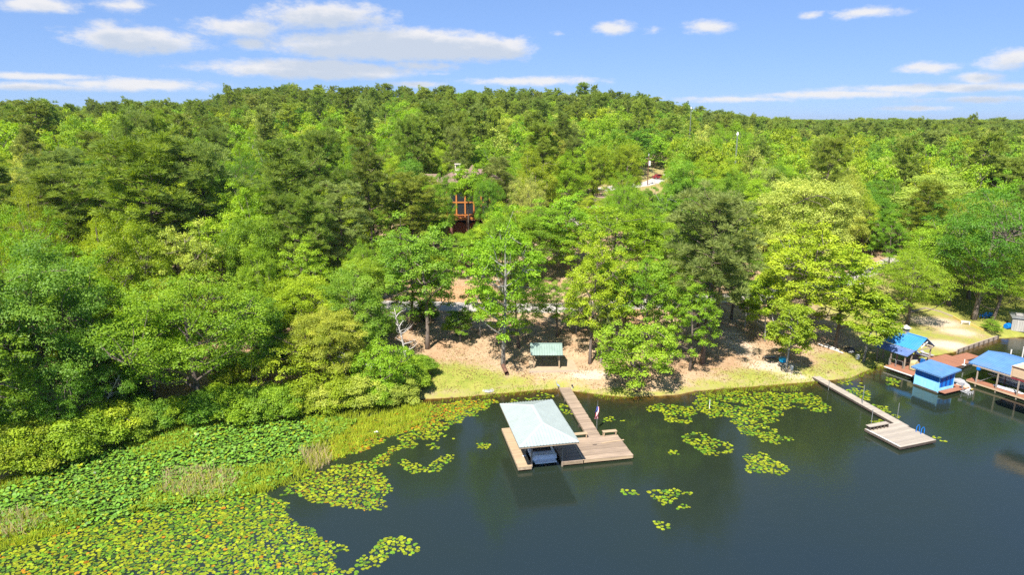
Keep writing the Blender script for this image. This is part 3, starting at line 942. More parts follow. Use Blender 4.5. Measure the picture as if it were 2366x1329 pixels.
# dead trees
for i, (bx, by, tp_, lab) in enumerate([(936, 872, 712, 'dead white leafless tree at the left end of the clearing'), (800, 915, 812, 'tangle of bare white branches in the left shore thicket'),
                                        (858, 925, 838, 'small bare white tree beside the low bright green tree'), (205, 990, 845, 'leaning bare grey tree among the left shore shrubs'),
                                        (92, 560, 395, 'grey leafless tree at the left edge behind the broad dark pine'), (1462, 870, 790, 'bare twiggy grey tree in front of the vivid low tree')]):
    p = ground(bx, by); r_ = pix_ray(bx, tp_); Ht = CAM_H + r_[2] * p.y / r_[1] - p.z
    o = mkobj('dead_tree', make_dead('dead_tree', 300 + i, max(Ht, 2.0)), None, (p.x, p.y, p.z))
    if i == 3:
        o.rotation_euler = (0, R(38), 0)
    tag(o, lab, 'dead tree')

# ------------------------------------------------------------------ the wood that fills the slope
WINDOWS = [  # px box that must stay open, and how far away the thing behind is
    (1058, 452, 1100, 518, 128), (1040, 383, 1095, 402, 128), (1496, 405, 1534, 426, 225), (1492, 355, 1512, 400, 225),
    (2010, 575, 2065, 640, 118), (1306, 468, 1330, 482, 145), (1030, 660, 1100, 715, 100), (1590, 250, 1606, 300, 330), (1696, 310, 1712, 362, 180), (1308, 590, 1330, 640, 112)]


def blocks_window(x, y, Ht, Rad):
    z0 = hz(x, y)
    px0, py_t, d = to_pix(x, y, z0 + Ht)
    _, py_b, _ = to_pix(x, y, z0 + Ht * .3)
    wpx = Rad * FPX / d
    for (a0, b0, a1, b1, dist) in WINDOWS:
        if y < dist and px0 + wpx * .85 > a0 and px0 - wpx * .85 < a1 and py_t < b1 and py_b > b0:
            return True
    return False


def near_line(x, y, L, dmin):
    return float(np.min((L[:, 0] - x) ** 2 + (L[:, 1] - y) ** 2)) < dmin * dmin


HOUSES = [(-8.9, 141, 11), (22, 160, 11), (-28, 190, 9)]
frng = random.Random(2024)
cells = {}
def far_enough(x, y, d):
    i, j = int(x // 8), int(y // 8)
    for a_ in range(i - 2, i + 3):
        for b_ in range(j - 2, j + 3):
            for (qx, qy, qd) in cells.get((a_, b_), ()):
                if (qx - x) ** 2 + (qy - y) ** 2 < ((d + qd) * .5) ** 2:
                    return False
    return True
def put(x, y, d):
    cells.setdefault((int(x // 8), int(y // 8)), []).append((x, y, d))
for (x, y, rr) in PLACED:
    put(x, y, 5.0)

cand = []
for k in range(60000):
    a_ = frng.uniform(-.70, .72); D = math.sqrt(frng.uniform(60 ** 2, 460 ** 2))
    x, y = D * math.sin(a_), D * math.cos(a_)
    cand.append((D, x, y))
CA = np.array(cand)
CS = shore_s(CA[:, 1], CA[:, 2]); CH = height(CA[:, 1], CA[:, 2]); CN = vnoise(CA[:, 1], CA[:, 2], 70, 21)
NEAR, FAR = [], []
for ic, (D, x, y) in enumerate(cand):
    s_ = CS[ic]
    if s_ < 2.5:
        continue
    if x > -13 and x < 46 and y < 98.5:
        continue
    if x >= 44 and y < 124 and s_ < 42 and x < 84:
        continue
    if not far_enough(x, y, 5.5):
        continue
    if near_line(x, y, ROAD, 4.2) or near_line(x, y, DRV, 7.5):
        continue
    if any((x - hx) ** 2 + (y - hy) ** 2 < hr * hr for hx, hy, hr in HOUSES):
        continue
    open_slope = (-16 < x < 46 and 98 < y < 132)
    sp_ = 6.6 if open_slope else (5.5 if D < 200 else 7.0 if D < 320 else 6.2)
    if not far_enough(x, y, sp_):
        continue
    put(x, y, sp_)
    pn = float(CN[ic]) + frng.uniform(-.5, .5)
    ppine = .17 + .42 * pn + (.24 if D > 330 else 0) + (.04 if x < -10 else -.06)
    if x / y > .25:
        ppine -= .12
    if x / y < -.42 and y < 190:
        ppine -= .2
    if frng.random() < ppine:
        kind = 'Q' if frng.random() < .45 else 'P'
        Ht = frng.uniform(17, 23.5); Rad = frng.uniform(3.4, 4.9) if kind == 'Q' else frng.uniform(2.7, 3.8)
        tint = frng.choices(['olive', 'pine', 'greypine', 'brown'], [.4, .42, .17, .01])[0]
    else:
        kind = frng.choices(['B', 'A', 'S'], [.55, .27, .18])[0]
        Ht = frng.uniform(11.5, 19.0); Rad = frng.uniform(2.9, 5.0)
        tint = frng.choices(['lime', 'bright', 'mid', 'dark', 'pale', 'yellow', 'grey'], [.30, .38, .17, .05, .10, .0, .0])[0]
        if x / y > .22:
            tint = frng.choices(['lime', 'bright', 'mid', 'dark', 'pale'], [.28, .22, .2, .1, .2])[0]
    if open_slope:
        Ht *= .8
    elif y < 150 and -16 < x < 60:
        Ht *= .92
    if y > 205 and y < 330 and -.1 < x / y < .35:
        Ht *= .9
    if blocks_window(x, y, Ht, Rad):
        if D > 110 and Ht > 10:
            Ht *= .55; Rad *= .75
        if blocks_window(x, y, Ht, Rad):
            continue
    if D > 200:
        Rad *= frng.uniform(.9, 1.4) if D < 320 else frng.uniform(.85, 1.15); Ht *= frng.uniform(.82, 1.15) if D < 320 else frng.uniform(.85, 1.0)
    (NEAR if D < 175 else FAR).append((D, x, y, kind, Ht, Rad, tint))

NEAR.sort()
cnt = {'P': 0, 'B': 0}
ORD = ['first', 'second', 'third', 'fourth', 'fifth', 'sixth', 'seventh', 'eighth', 'ninth', 'tenth', 'eleventh', 'twelfth', 'thirteenth', 'fourteenth', 'fifteenth', 'sixteenth', 'seventeenth', 'eighteenth',
       'nineteenth', 'twentieth', 'twenty-first', 'twenty-second', 'twenty-third', 'twenty-fourth', 'twenty-fifth', 'twenty-sixth', 'twenty-seventh', 'twenty-eighth', 'twenty-ninth', 'thirtieth']


def zone(x, y):
    q = x / y
    if y < 100 and x < 0:
        return 'left shore wood'
    if q < -.40:
        return 'far left slope'
    if q < -.14:
        return 'left half of the slope'
    if q < .10:
        return 'wood around the timber house'
    if q < .30:
        return 'slope right of the house'
    return 'far right wood'


def ordinal_labels(items, base, where):
    """items: list of objects; they get 'base, nth from the left of its kind, where'"""
    items = sorted(items, key=lambda o: o.location.x / max(o.location.y, 1))
    for i, o in enumerate(items):
        o['label'] = f'{base} alone of its kind, {where}' if len(items) == 1 else f'{base}, {ORD[min(i, 29)]} from left of its kind, {where}'
        o['group'] = f'{base}s, {where}'


BYKIND = {}
for D, x, y, kind, Ht, Rad, tint in NEAR:
    c_ = 'P' if kind in 'PQ' else 'B'
    cnt[c_] += 1
    if cnt[c_] > 270:
        FAR.append((D, x, y, kind, Ht, Rad, tint)); continue
    nm = 'pine' if c_ == 'P' else 'broadleaf tree'
    shape = {'Q': 'broad', 'P': 'slim', 'A': 'open-crowned', 'B': 'round', 'S': 'spreading'}[kind]
    o = place_tree(kind, x, y, Ht, Rad, tint, 'tree')
    BYKIND.setdefault((f'{shape} {TINT_WORD[tint]} {nm}', zone(x, y)), []).append(o)
for (b_, z_), its in BYKIND.items():
    ordinal_labels(its, b_, z_)

# more distant trees: one mass of wood, instanced
for k in range(9000):
    a_ = frng.uniform(-.72, .74); D = 455 + 1500 * frng.random() ** 1.6
    if a_ < .12 and D > 640:
        continue
    x, y = D * math.sin(a_), D * math.cos(a_)
    if not far_enough(x, y, 9.0):
        continue
    put(x, y, 9.0)
    if frng.random() < .6:
        FAR.append((D, x, y, 'P', frng.uniform(14, 21), frng.uniform(4.8, 7.0), frng.choice(['olive', 'pine'])))
    else:
        FAR.append((D, x, y, 'B', frng.uniform(11, 17), frng.uniform(5.0, 7.5), frng.choice(['bright', 'mid', 'lime', 'mid'])))
for k in range(6500):
    a_ = frng.uniform(.10, .76); D = math.sqrt(frng.uniform(1700 ** 2, 5200 ** 2))
    x, y = D * math.sin(a_), D * math.cos(a_)
    FAR.append((D, x, y, frng.choice('PBP'), frng.uniform(15, 20), frng.uniform(8, 14), frng.choice(['olive', 'pine', 'mid', 'bright'])))

lod = bpy.data.collections.new('far_tree_kinds')     # source shapes for the instances, not part of the scene itself
LODH = []
def join_lod(name, pair, H0, R0):
    tm, cm = pair
    V, F = [], []
    me = bpy.data.meshes.new(name)
    o0 = len(tm.vertices)
    tv = np.zeros(o0 * 3, np.float32); tm.vertices.foreach_get('co', tv)
    cv = np.zeros(len(cm.vertices) * 3, np.float32); cm.vertices.foreach_get('co', cv)
    faces = [tuple(p.vertices) for p in tm.polygons] + [tuple(i + o0 for i in p.vertices) for p in cm.polygons]
    me.from_pydata(np.concatenate([tv, cv]).reshape(-1, 3).tolist(), [], faces)
    me.materials.append(M_BARK); me.materials.append(M_LEAF_FAR)
    mi = np.concatenate([np.zeros(len(tm.polygons)), np.ones(len(cm.polygons))]).astype(np.int32)
    me.polygons.foreach_set('material_index', mi)
    at = me.attributes.new('tone', 'FLOAT', 'FACE')
    tn = np.zeros(len(cm.polygons), np.float32); cm.attributes['tone'].data.foreach_get('value', tn)
    at.data.foreach_set('value', np.concatenate([np.full(len(tm.polygons), .5, np.float32), tn]))
    me.update()
    ob = bpy.data.objects.new(name, me)
    lod.objects.link(ob)
    LODH.append((H0, R0))
for i in range(5):
    join_lod(f'a_far_broadleaf{i}', make_broadleaf(f'fb{i}', 200 + i, 16., 5.4, .15, 80, .55, 46, .3, limb_n=5, matl=M_LEAF_FAR), 16., 5.4)
for i in range(5):
    join_lod(f'b_far_pine{i}', make_pine(f'fp{i}', 220 + i, 21., 5.2, [.4, .46, .36, .5, .44][i], 46, 6, 26, (.6, .2), matl=M_LEAF_FAR), 21., 5.2)

FA = np.array([(f[1], f[2]) for f in FAR])
FZ = height(FA[:, 0], FA[:, 1]) - .3
fme = bpy.data.meshes.new('far_wood')
fme.vertices.add(len(FAR))
fme.vertices.foreach_set('co', np.stack([FA[:, 0], FA[:, 1], FZ], 1).astype(np.float32).ravel())
idx_, scl_, rot_, tin_ = [], [], [], []
for (D, x, y, kind, Ht, Rad, tint) in FAR:
    i_ = (5 if kind in 'PQ' else 0) + frng.randrange(5)
    H0, R0 = LODH[i_]
    idx_.append(i_); scl_ += [Rad / R0, Rad / R0, Ht / H0]; rot_.append(frng.uniform(0, 6.28))
    b = TINT[tint]; v = frng.uniform(.85, 1.15)
    tin_ += [b[0] * v * frng.uniform(.92, 1.08), b[1] * v, b[2] * v, 1]
fme.attributes.new('idx', 'INT', 'POINT').data.foreach_set('value', np.array(idx_, np.int32))
fme.attributes.new('rot', 'FLOAT', 'POINT').data.foreach_set('value', np.array(rot_, np.float32))
fme.attributes.new('scl', 'FLOAT_VECTOR', 'POINT').data.foreach_set('vector', np.array(scl_, np.float32))
fme.attributes.new('tint', 'FLOAT_COLOR', 'POINT').data.foreach_set('color', np.array(tin_, np.float32))
far = mkobj('far_wood', fme, kind='stuff')
tag(far, 'distant mixed wood of pines and broadleaf trees covering the hill', 'wood')
gn = bpy.data.node_groups.new('scatter_wood', 'GeometryNodeTree')
gn.interface.new_socket('Geometry', in_out='INPUT', socket_type='NodeSocketGeometry')
gn.interface.new_socket('Geometry', in_out='OUTPUT', socket_type='NodeSocketGeometry')
N = NT(gn)
gi_ = N.n('NodeGroupInput'); go_ = N.n('NodeGroupOutput')
ci = N.n('GeometryNodeCollectionInfo')
ci.inputs['Collection'].default_value = lod
ci.inputs['Separate Children'].default_value = True
ci.inputs['Reset Children'].default_value = True
iop = N.n('GeometryNodeInstanceOnPoints')
def named(nm, dt):
    q = N.n('GeometryNodeInputNamedAttribute', {'data_type': dt}); q.inputs['Name'].default_value = nm
    return q.outputs['Attribute']
gn.links.new(gi_.outputs[0], iop.inputs['Points'])
gn.links.new(ci.outputs[0], iop.inputs['Instance'])
iop.inputs['Pick Instance'].default_value = True
gn.links.new(named('idx', 'INT'), iop.inputs['Instance Index'])
cx_ = N.n('ShaderNodeCombineXYZ'); gn.links.new(named('rot', 'FLOAT'), cx_.inputs[2])
e2r = N.n('FunctionNodeEulerToRotation'); gn.links.new(cx_.outputs[0], e2r.inputs[0])
gn.links.new(e2r.outputs[0], iop.inputs['Rotation'])
gn.links.new(named('scl', 'FLOAT_VECTOR'), iop.inputs['Scale'])
gn.links.new(iop.outputs[0], go_.inputs[0])
md = far.modifiers.new('scatter', 'NODES'); md.node_group = gn

# ------------------------------------------------------------------ shrubs on the left shore and under the trees
SHRUBS = [(15, 1085, 1.9, 'lime'), (60, 1075, 2.2, 'lime'), (110, 1062, 2.2, 'lime'), (165, 1048, 2.1, 'bright'), (210, 1030, 2.3, 'lime'), (255, 1010, 2.2, 'lime'),
          (300, 985, 1.9, 'bright'), (25, 1040, 2.2, 'bright'), (95, 1030, 2.1, 'mid'), (360, 985, 1.7, 'mid'), (420, 972, 1.6, 'bright'), (480, 965, 1.8, 'mid'), (540, 962, 1.9, 'bright'),
          (590, 962, 1.8, 'mid'), (650, 955, 1.9, 'bright'), (700, 948, 1.7, 'lime'), (745, 942, 1.6, 'pale'), (790, 938, 1.8, 'lime'), (838, 934, 1.9, 'pale'), (880, 930, 1.6, 'bright'),
          (925, 925, 1.6, 'pale'), (955, 905, 1.5, 'bright'), (330, 1000, 1.5, 'lime'), (975, 880, 1.3, 'mid'), (945, 890, 1.6, 'bright')]
srank = 0
for (px, py, rr, ti) in SHRUBS:
    p = on_plane(px, py + 3, .2); s_ = max(hz(p.x, p.y), 0.0)
    srank += 1
    words = ['first', 'second', 'third', 'fourth', 'fifth', 'sixth', 'seventh', 'eighth', 'ninth', 'tenth', 'eleventh', 'twelfth', 'thirteenth', 'fourteenth', 'fifteenth', 'sixteenth', 'seventeenth',
             'eighteenth', 'nineteenth', 'twentieth', 'twenty-first', 'twenty-second', 'twenty-third', 'twenty-fourth', 'twenty-fifth']
    order = sorted(q[0] for q in SHRUBS).index(px)
    place_tree('H', p.x, p.y, rr * 1.75, rr * 1.3, ti, f'{words[order]} shrub from the left along the marsh shore, {TINT_WORD[ti]}', 'shrub', z=s_, group='shrubs along the marsh shore')
UND = {}
for k in range(75):     # understorey in the left wood
    x = frng.uniform(-62, -12); y = frng.uniform(62, 118)
    s_ = float(shore_s(np.array([x]), np.array([y]))[0])
    if s_ < 3 or near_line(x, y, ROAD, 4.5):
        continue
    ti = frng.choice(['mid', 'bright', 'lime', 'dark'])
    UND.setdefault(ti, []).append(place_tree('H', x, y, frng.uniform(1.6, 3.4), frng.uniform(1.3, 2.3), ti, 'shrub', 'shrub'))

for ti, its in UND.items():
    ordinal_labels(its, f'{TINT_WORD[ti]} undergrowth bush', 'under the left shore wood')

# ------------------------------------------------------------------ lily pads and marsh plants
def poly_world(pts, z=0.0):
    return np.array([tuple(on_plane(*q, z)[:2]) for q in pts])
def in_poly(x, y, P_):
    c = False; j = len(P_) - 1
    for i in range(len(P_)):
        if (P_[i][1] > y) != (P_[j][1] > y) and x < (P_[j][0] - P_[i][0]) * (y - P_[i][1]) / (P_[j][1] - P_[i][1]) + P_[i][0]:
            c = not c
        j = i
    return c

prng = random.Random(9)
def edge_noise(x, y):
    return float(vnoise(np.array([x]), np.array([y]), 2.6, 41)[0])
PADS = []   # x, y, z, r, tiltx, tilty, colour key
pc = {}
def pad_free(x, y, d, ov=.62):
    i, j = int(x / .7), int(y / .7)
    for a_ in range(i - 1, i + 2):
        for b_ in range(j - 1, j + 2):
            for (qx, qy, qd) in pc.get((a_, b_), ()):
                if (qx - x) ** 2 + (qy - y) ** 2 < (d + qd) ** 2 * ov:
                    return False
    return True
def pads_in(P_, tries, rr, thr, cols, z=(.008, .03), tilt=.06, ov=.62, sc=2.6, seed=41):
    x0, y0 = P_.min(0); x1, y1 = P_.max(0)
    XX = np.array([prng.uniform(x0, x1) for k in range(tries)]); YY = np.array([prng.uniform(y0, y1) for k in range(tries)])
    ok = (vnoise(XX, YY, sc, seed) + np.array([prng.uniform(-.25, .25) for k in range(tries)]) >= thr) & (height(XX, YY) <= .05)
    JX = vnoise(XX, YY, 3.3, 71) * .8 + vnoise(XX, YY, .9, 73) * .35; JY = vnoise(XX, YY, 2.9, 72) * .8 + vnoise(XX, YY, .8, 74) * .35
    if (x1 - x0) < 6:
        JX, JY = JX * .45, JY * .45
    for x, y, jx, jy in zip(XX[ok].tolist(), YY[ok].tolist(), JX[ok].tolist(), JY[ok].tolist()):
        if not in_poly(x + jx, y + jy, P_):
            continue
        r_ = prng.uniform(*rr)
        if not pad_free(x, y, r_, ov):
            continue
        pc.setdefault((int(x / .7), int(y / .7)), []).append((x, y, r_))
        PADS.append((x, y, prng.uniform(*z), r_, prng.gauss(0, tilt), prng.gauss(0, tilt), prng.choices(*cols)[0]))
GRN = (['y', 'g', 'd', 'o'], [.50, .40, .07, .03])
YEL = (['y', 'g', 'd'], [.66, .30, .04])
EMR = (['e', 'g', 'y', 'd'], [.66, .16, .12, .06])
mat_near = poly_world([(-60, 1250), (120, 1225), (300, 1195), (480, 1160), (600, 1140), (650, 1160), (668, 1200), (690, 1215), (735, 1225), (768, 1262), (775, 1300), (800, 1345), (-60, 1345)])
pads_in(mat_near, 26000, (.12, .235), -.45, GRN, tilt=.08)
pads_in(mat_near, 16000, (.07, .14), -.3, GRN, tilt=.1, ov=.5, seed=43)
mat_mid = poly_world([(-60, 1150), (60, 1105), (160, 1065), (310, 1015), (480, 980), (640, 966), (760, 962), (830, 975), (780, 1010), (720, 1035), (690, 1080), (640, 1130), (480, 1165), (300, 1200), (120, 1228), (-60, 1255)])
pads_in(mat_mid, 110000, (.085, .175), -1.3, EMR, z=(.05, .40), tilt=.30, ov=.3)
mat_c = poly_world([(655, 1135), (700, 1100), (790, 1075), (870, 1060), (900, 1040), (930, 1010), (1000, 985), (1040, 960), (1150, 928), (1120, 950), (1040, 985), (970, 1020), (915, 1045), (880, 1080), (905, 1128), (880, 1182), (790, 1170), (700, 1150)])
pads_in(mat_c, 14000, (.13, .22), -.5, YEL)
mat_d = poly_world([(800, 975), (960, 938), (1080, 926), (1150, 924), (1100, 945), (1000, 985), (900, 1010), (850, 1040), (780, 1060), (730, 1080), (760, 1020)])
pads_in(mat_d, 10000, (.12, .2), -.6, (['y', 'g', 'o', 'b'], [.5, .2, .18, .12]))
pads_in(mat_d, 16000, (.05, .10), -.7, (['y', 'b', 'o', 'g'], [.45, .25, .15, .15]), ov=.3)
pads_in(mat_c, 9000, (.05, .09), -.2, (['y', 'b', 'o'], [.5, .3, .2]), ov=.3, seed=47)
for P_, t_, thr in [
    ([(918, 1070), (940, 1062), (985, 1080), (1020, 1055), (1050, 1048), (1045, 1065), (1010, 1090), (965, 1095), (930, 1085)], 900, -.35),
    ([(985, 1005), (1030, 1000), (1050, 1012), (1010, 1022), (990, 1016)], 300, -.2), ([(1100, 1025), (1135, 1025), (1130, 1038), (1100, 1036)], 120, -.3),
    ([(985, 1030), (1010, 1025), (1015, 1035), (990, 1040)], 60, -.3),
    ([(1492, 938), (1530, 932), (1600, 940), (1610, 955), (1590, 980), (1540, 975), (1530, 955), (1500, 950)], 1500, -.3),
    ([(1600, 918), (1700, 905), (1800, 905), (1880, 910), (1925, 945), (1890, 955), (1830, 940), (1790, 965), (1770, 985), (1700, 985), (1690, 965), (1640, 965), (1600, 945)], 7000, -.28),
    ([(1700, 985), (1770, 985), (1835, 1015), (1820, 1030), (1760, 1020), (1710, 1010)], 1500, -.1),
    ([(1580, 1005), (1620, 995), (1650, 1015), (1690, 1025), (1690, 1045), (1640, 1055), (1610, 1040), (1575, 1015)], 1500, -.15),
    ([(1722, 1055), (1760, 1045), (1800, 1070), (1820, 1080), (1815, 1100), (1770, 1095), (1725, 1090)], 1400, -.3),
    ([(1430, 1130), (1470, 1132), (1480, 1145), (1440, 1145)], 130, 0.), ([(1498, 1135), (1530, 1128), (1600, 1140), (1600, 1150), (1570, 1150), (1540, 1170), (1510, 1155)], 700, -.3),
    ([(1565, 1165), (1590, 1165), (1590, 1180), (1565, 1180)], 60, -.2), ([(1510, 1205), (1550, 1210), (1548, 1232), (1515, 1225)], 90, -.1),
    ([(880, 1245), (935, 1240), (975, 1270), (950, 1285), (920, 1300), (900, 1285), (860, 1310), (830, 1330), (790, 1320), (820, 1290), (870, 1275)], 1500, -.2),
    ([(775, 1262), (800, 1258), (805, 1275), (780, 1275)], 60, -.2), ([(1395, 965), (1440, 962), (1442, 975), (1395, 976)], 120, -.1),
    ([(1955, 900), (1990, 893), (2012, 905), (2010, 925), (1985, 922), (1960, 908)], 600, -.3), ([(2015, 936), (2045, 938), (2060, 955), (2030, 955)], 250, -.2),
    ([(2062, 958), (2085, 962), (2080, 970), (2062, 968)], 60, -.2), ([(2040, 870), (2078, 880), (2080, 895), (2050, 890)], 250, -.2), ([(2010, 975), (2045, 970), (2045, 980), (2012, 985)], 90, -.2),
    ([(2155, 1008), (2185, 1010), (2180, 1022), (2160, 1018)], 70, -.2), ([(1290, 935), (1320, 940), (1318, 960), (1295, 952)], 90, -.3), ([(1170, 930), (1260, 905), (1290, 915), (1180, 945)], 200, 0.), ([(1545, 1040), (1575, 1040), (1575, 1052), (1545, 1050)], 60, -.2), ([(1935, 880), (1990, 870), (2000, 885), (1950, 895)], 160, .1)]:
    pads_in(poly_world(P_), t_, (.12, .23), thr, YEL)

PADCOL = {'y': (.30, .35, .012), 'g': (.16, .29, .014), 'd': (.07, .15, .018), 'o': (.45, .22, .012), 'e': (.17, .34, .03), 'b': (.24, .14, .02)}
def pad_mat(name, col, rough=.35):
    m, n = new_mat(name)
    oi = n.n('ShaderNodeTexCoord')
    geo = n.n('ShaderNodeNewGeometry')
    rnd = geo.outputs['Random Per Island']
    obr = n.n('ShaderNodeObjectInfo').outputs['Random']
    q = n.m('FRACT', n.m('ADD', rnd, n.m('MULTIPLY', obr, 7.3)))
    hs = n.n('ShaderNodeHueSaturation', None, Hue=n.maprange(q, 0, 1, .488, .515, False), Value=n.maprange(n.m('FRACT', n.m('MULTIPLY', q, 5.7)), 0, 1, .62, 1.22, False), Saturation=1.0, Color=(*col, 1))
    vein = n.noise(oi.outputs['Object'], 14.0, 3, .6)
    c = n.mix(n.maprange(vein, .58, .85, 0, .25), hs.outputs[0], (.22, .15, .03, 1))
    b = n.n('ShaderNodeBsdfPrincipled', None, Base_Color=c, Roughness=rough)
    b.inputs['Specular IOR Level'].default_value = .9 if rough < .45 else .45
    tr = n.n('ShaderNodeBsdfTranslucent', None, Color=c)
    return finish(m, n, n.n('ShaderNodeMixShader', None, i0=.15, i1=b.outputs[0], i2=tr.outputs[0]))
M_PAD = {k: pad_mat('lily_leaf_' + k, v, .6 if k == 'e' else .5) for k, v in PADCOL.items()}

def pad_outline(n=11, notch=True):
    pts = [(0.0, 0.0, -.02)]
    for k in range(n):
        a_ = .22 + (2 * math.pi - .44) * k / (n - 1)
        rr = 1.0 + .05 * math.sin(3 * a_)
        pts.append((math.cos(a_) * rr, math.sin(a_) * rr * .93, .035 * math.sin(2 * a_)))
    return pts
PO = np.array(pad_outline())
def pixr(q):
    return q[3] / to_pix(q[0], q[1], q[2])[2]
order = sorted(range(len(PADS)), key=lambda i: -pixr(PADS[i]) if to_pix(*PADS[i][:3])[1] < 1325 and to_pix(*PADS[i][:3])[0] > 5 else 0)
single = set(order[:300])
pad_meshes = {}
for k in M_PAD:
    b_ = MB(); th = [(x, y, z - .02) for x, y, z in PO]
    nn_ = len(PO)
    fs = [(0, i, i + 1) for i in range(1, nn_ - 1)]
    b_.add(list(PO), fs)
    pad_meshes[k] = b_.mesh('lily_pad', M_PAD[k])
PADLAB = {'y': 'yellow-green', 'g': 'green', 'd': 'dark green', 'o': 'orange', 'e': 'glossy green', 'b': 'brown'}
rest = {k: ([], []) for k in M_PAD}
for i, (x, y, z, r_, tx, ty, ck) in enumerate(PADS):
    rz = prng.uniform(0, 6.28)
    if i in single:
        o = mkobj('lily_pad', pad_meshes[ck], None, (x, y, z))
        o.rotation_euler = (tx, ty, rz); o.scale = (r_, r_, r_)
        tag(o, f'{PADLAB[ck]} round lily pad in the floating mat at the bottom left', 'lily pad', f'{PADLAB[ck]} lily pads of the near mat')
    else:
        M_ = np.array(Matrix.Rotation(rz, 3, 'Z')); T_ = np.array(Matrix.Rotation(tx, 3, 'X') @ Matrix.Rotation(ty, 3, 'Y'))
        V_ = (PO * r_) @ M_.T @ T_.T + np.array([x, y, z])
        o0 = len(rest[ck][0]) * len(PO)
        rest[ck][0].append(V_)
        rest[ck][1].append(np.array([(0, j, j + 1) for j in range(1, len(PO) - 1)]) + o0)
Vs, Fs, Ms, off = [], [], [], 0
for mi, k in enumerate(M_PAD):
    if not rest[k][0]:
        continue
    V_ = np.concatenate(rest[k][0]); F_ = np.concatenate(rest[k][1])
    Vs.append(V_); Fs.append(F_ + off); Ms.append(np.full(len(F_), mi)); off += len(V_)
po = mkobj('lily_leaves', np_mesh('lily_leaves', np.concatenate(Vs), np.concatenate(Fs), list(M_PAD.values()), None, np.concatenate(Ms)), kind='stuff')
tag(po, 'mats and islands of lily pads spread over the lake', 'lily pads')

# stems of the raised leaves, marsh grass, reeds
def grass_patch(name, polys, per_m2, hgt, tint_mat, label, lean=.25, width=.05):
    r = np.random.RandomState(hash(name) % 1000 if False else len(name) * 7)
    P_, D_, T_, LL = [], [], [], []
    for pts in polys:
        W = poly_world(pts); x0, y0 = W.min(0); x1, y1 = W.max(0)
        n = int((x1 - x0) * (y1 - y0) * per_m2)
        X, Y = r.uniform(x0, x1, n), r.uniform(y0, y1, n)
        nzv = vnoise(X, Y, 1.6, 61) + r.uniform(-.5, .5, n)
        ok = np.array([in_poly(a_, b_, W) for a_, b_ in zip(X, Y)]) & (nzv > -.2)
        X, Y = X[ok], Y[ok]
        Z = np.maximum(height(X, Y), 0) - .02
        P_.append(np.stack([X, Y, Z], 1))
        d = r.normal(size=(len(X), 3)) * lean; d[:, 2] = 1
        D_.append(d / np.linalg.norm(d, axis=1, keepdims=True))
        T_.append(np.clip(.5 + .35 * vnoise(X, Y, 2.2, 63) + r.normal(0, .15, len(X)), 0, 1)); LL.append(hgt * r.uniform(.5, 1.3, len(X)))
    P_, D_, T_, LL = (np.concatenate(q) for q in (P_, D_, T_, LL))
    V = blades(r, P_, D_, LL, np.full(len(P_), width))
    o = mkobj(name, quads_mesh(name, V, T_, tint_mat), kind='stuff')
    tag(o, label, 'grass')
    return o
g1 = grass_patch('marsh_grass', [[(-40, 1128), (150, 1060), (310, 998), (480, 966), (640, 960), (760, 938), (900, 928), (960, 925), (960, 936), (760, 956), (640, 978), (480, 990), (310, 1024), (150, 1084), (-40, 1156)], [(690, 975), (780, 945), (960, 932), (1000, 940), (985, 975), (930, 1000), (860, 1020), (790, 1060), (735, 1075), (700, 1050), (730, 1010)],
                                 [(560, 1100), (640, 1070), (720, 1060), (760, 1070), (700, 1110), (620, 1140), (560, 1150)], [(300, 1020), (420, 990), (450, 1000), (440, 1040), (330, 1060), (290, 1050)],
                                 [(390, 1110), (520, 1085), (640, 1085), (620, 1140), (480, 1160), (300, 1190), (330, 1150)], [(-40, 1200), (110, 1180), (210, 1185), (190, 1215), (60, 1260), (-40, 1290)]], 75, .58, M_LEAF, 'green marsh grass standing among the lily pads', .33, .055)
g1.color = (.40, .46, .03, 1)
g2 = grass_patch('dry_reeds', [[(380, 1095), (470, 1085), (560, 1100), (520, 1150), (430, 1160), (370, 1140)], [(690, 1045), (750, 1035), (765, 1075), (720, 1095)], [(-40, 1195), (70, 1185), (120, 1205), (60, 1240), (-40, 1250)]], 48, .85, M_LEAF, 'tan dry reeds in the lily mat', .45, .05)
g2.color = (.55, .43, .24, 1)
g3 = grass_patch('shore_grass', [[(1590, 912), (1680, 895), (1760, 882), (1860, 872), (1890, 885), (1850, 905), (1740, 905), (1650, 922)], [(980, 935), (1130, 905), (1260, 895), (1290, 900), (1200, 915), (1060, 928)],
                                 [(1930, 880), (2010, 850), (2040, 840), (2040, 852), (1960, 885)], [(1330, 905), (1420, 905), (1470, 920), (1400, 925)]], 42, .28, M_LEAF, 'fresh grass fringing the bank at the water line', .35, .05)
g3.color = (.30, .40, .02, 1)

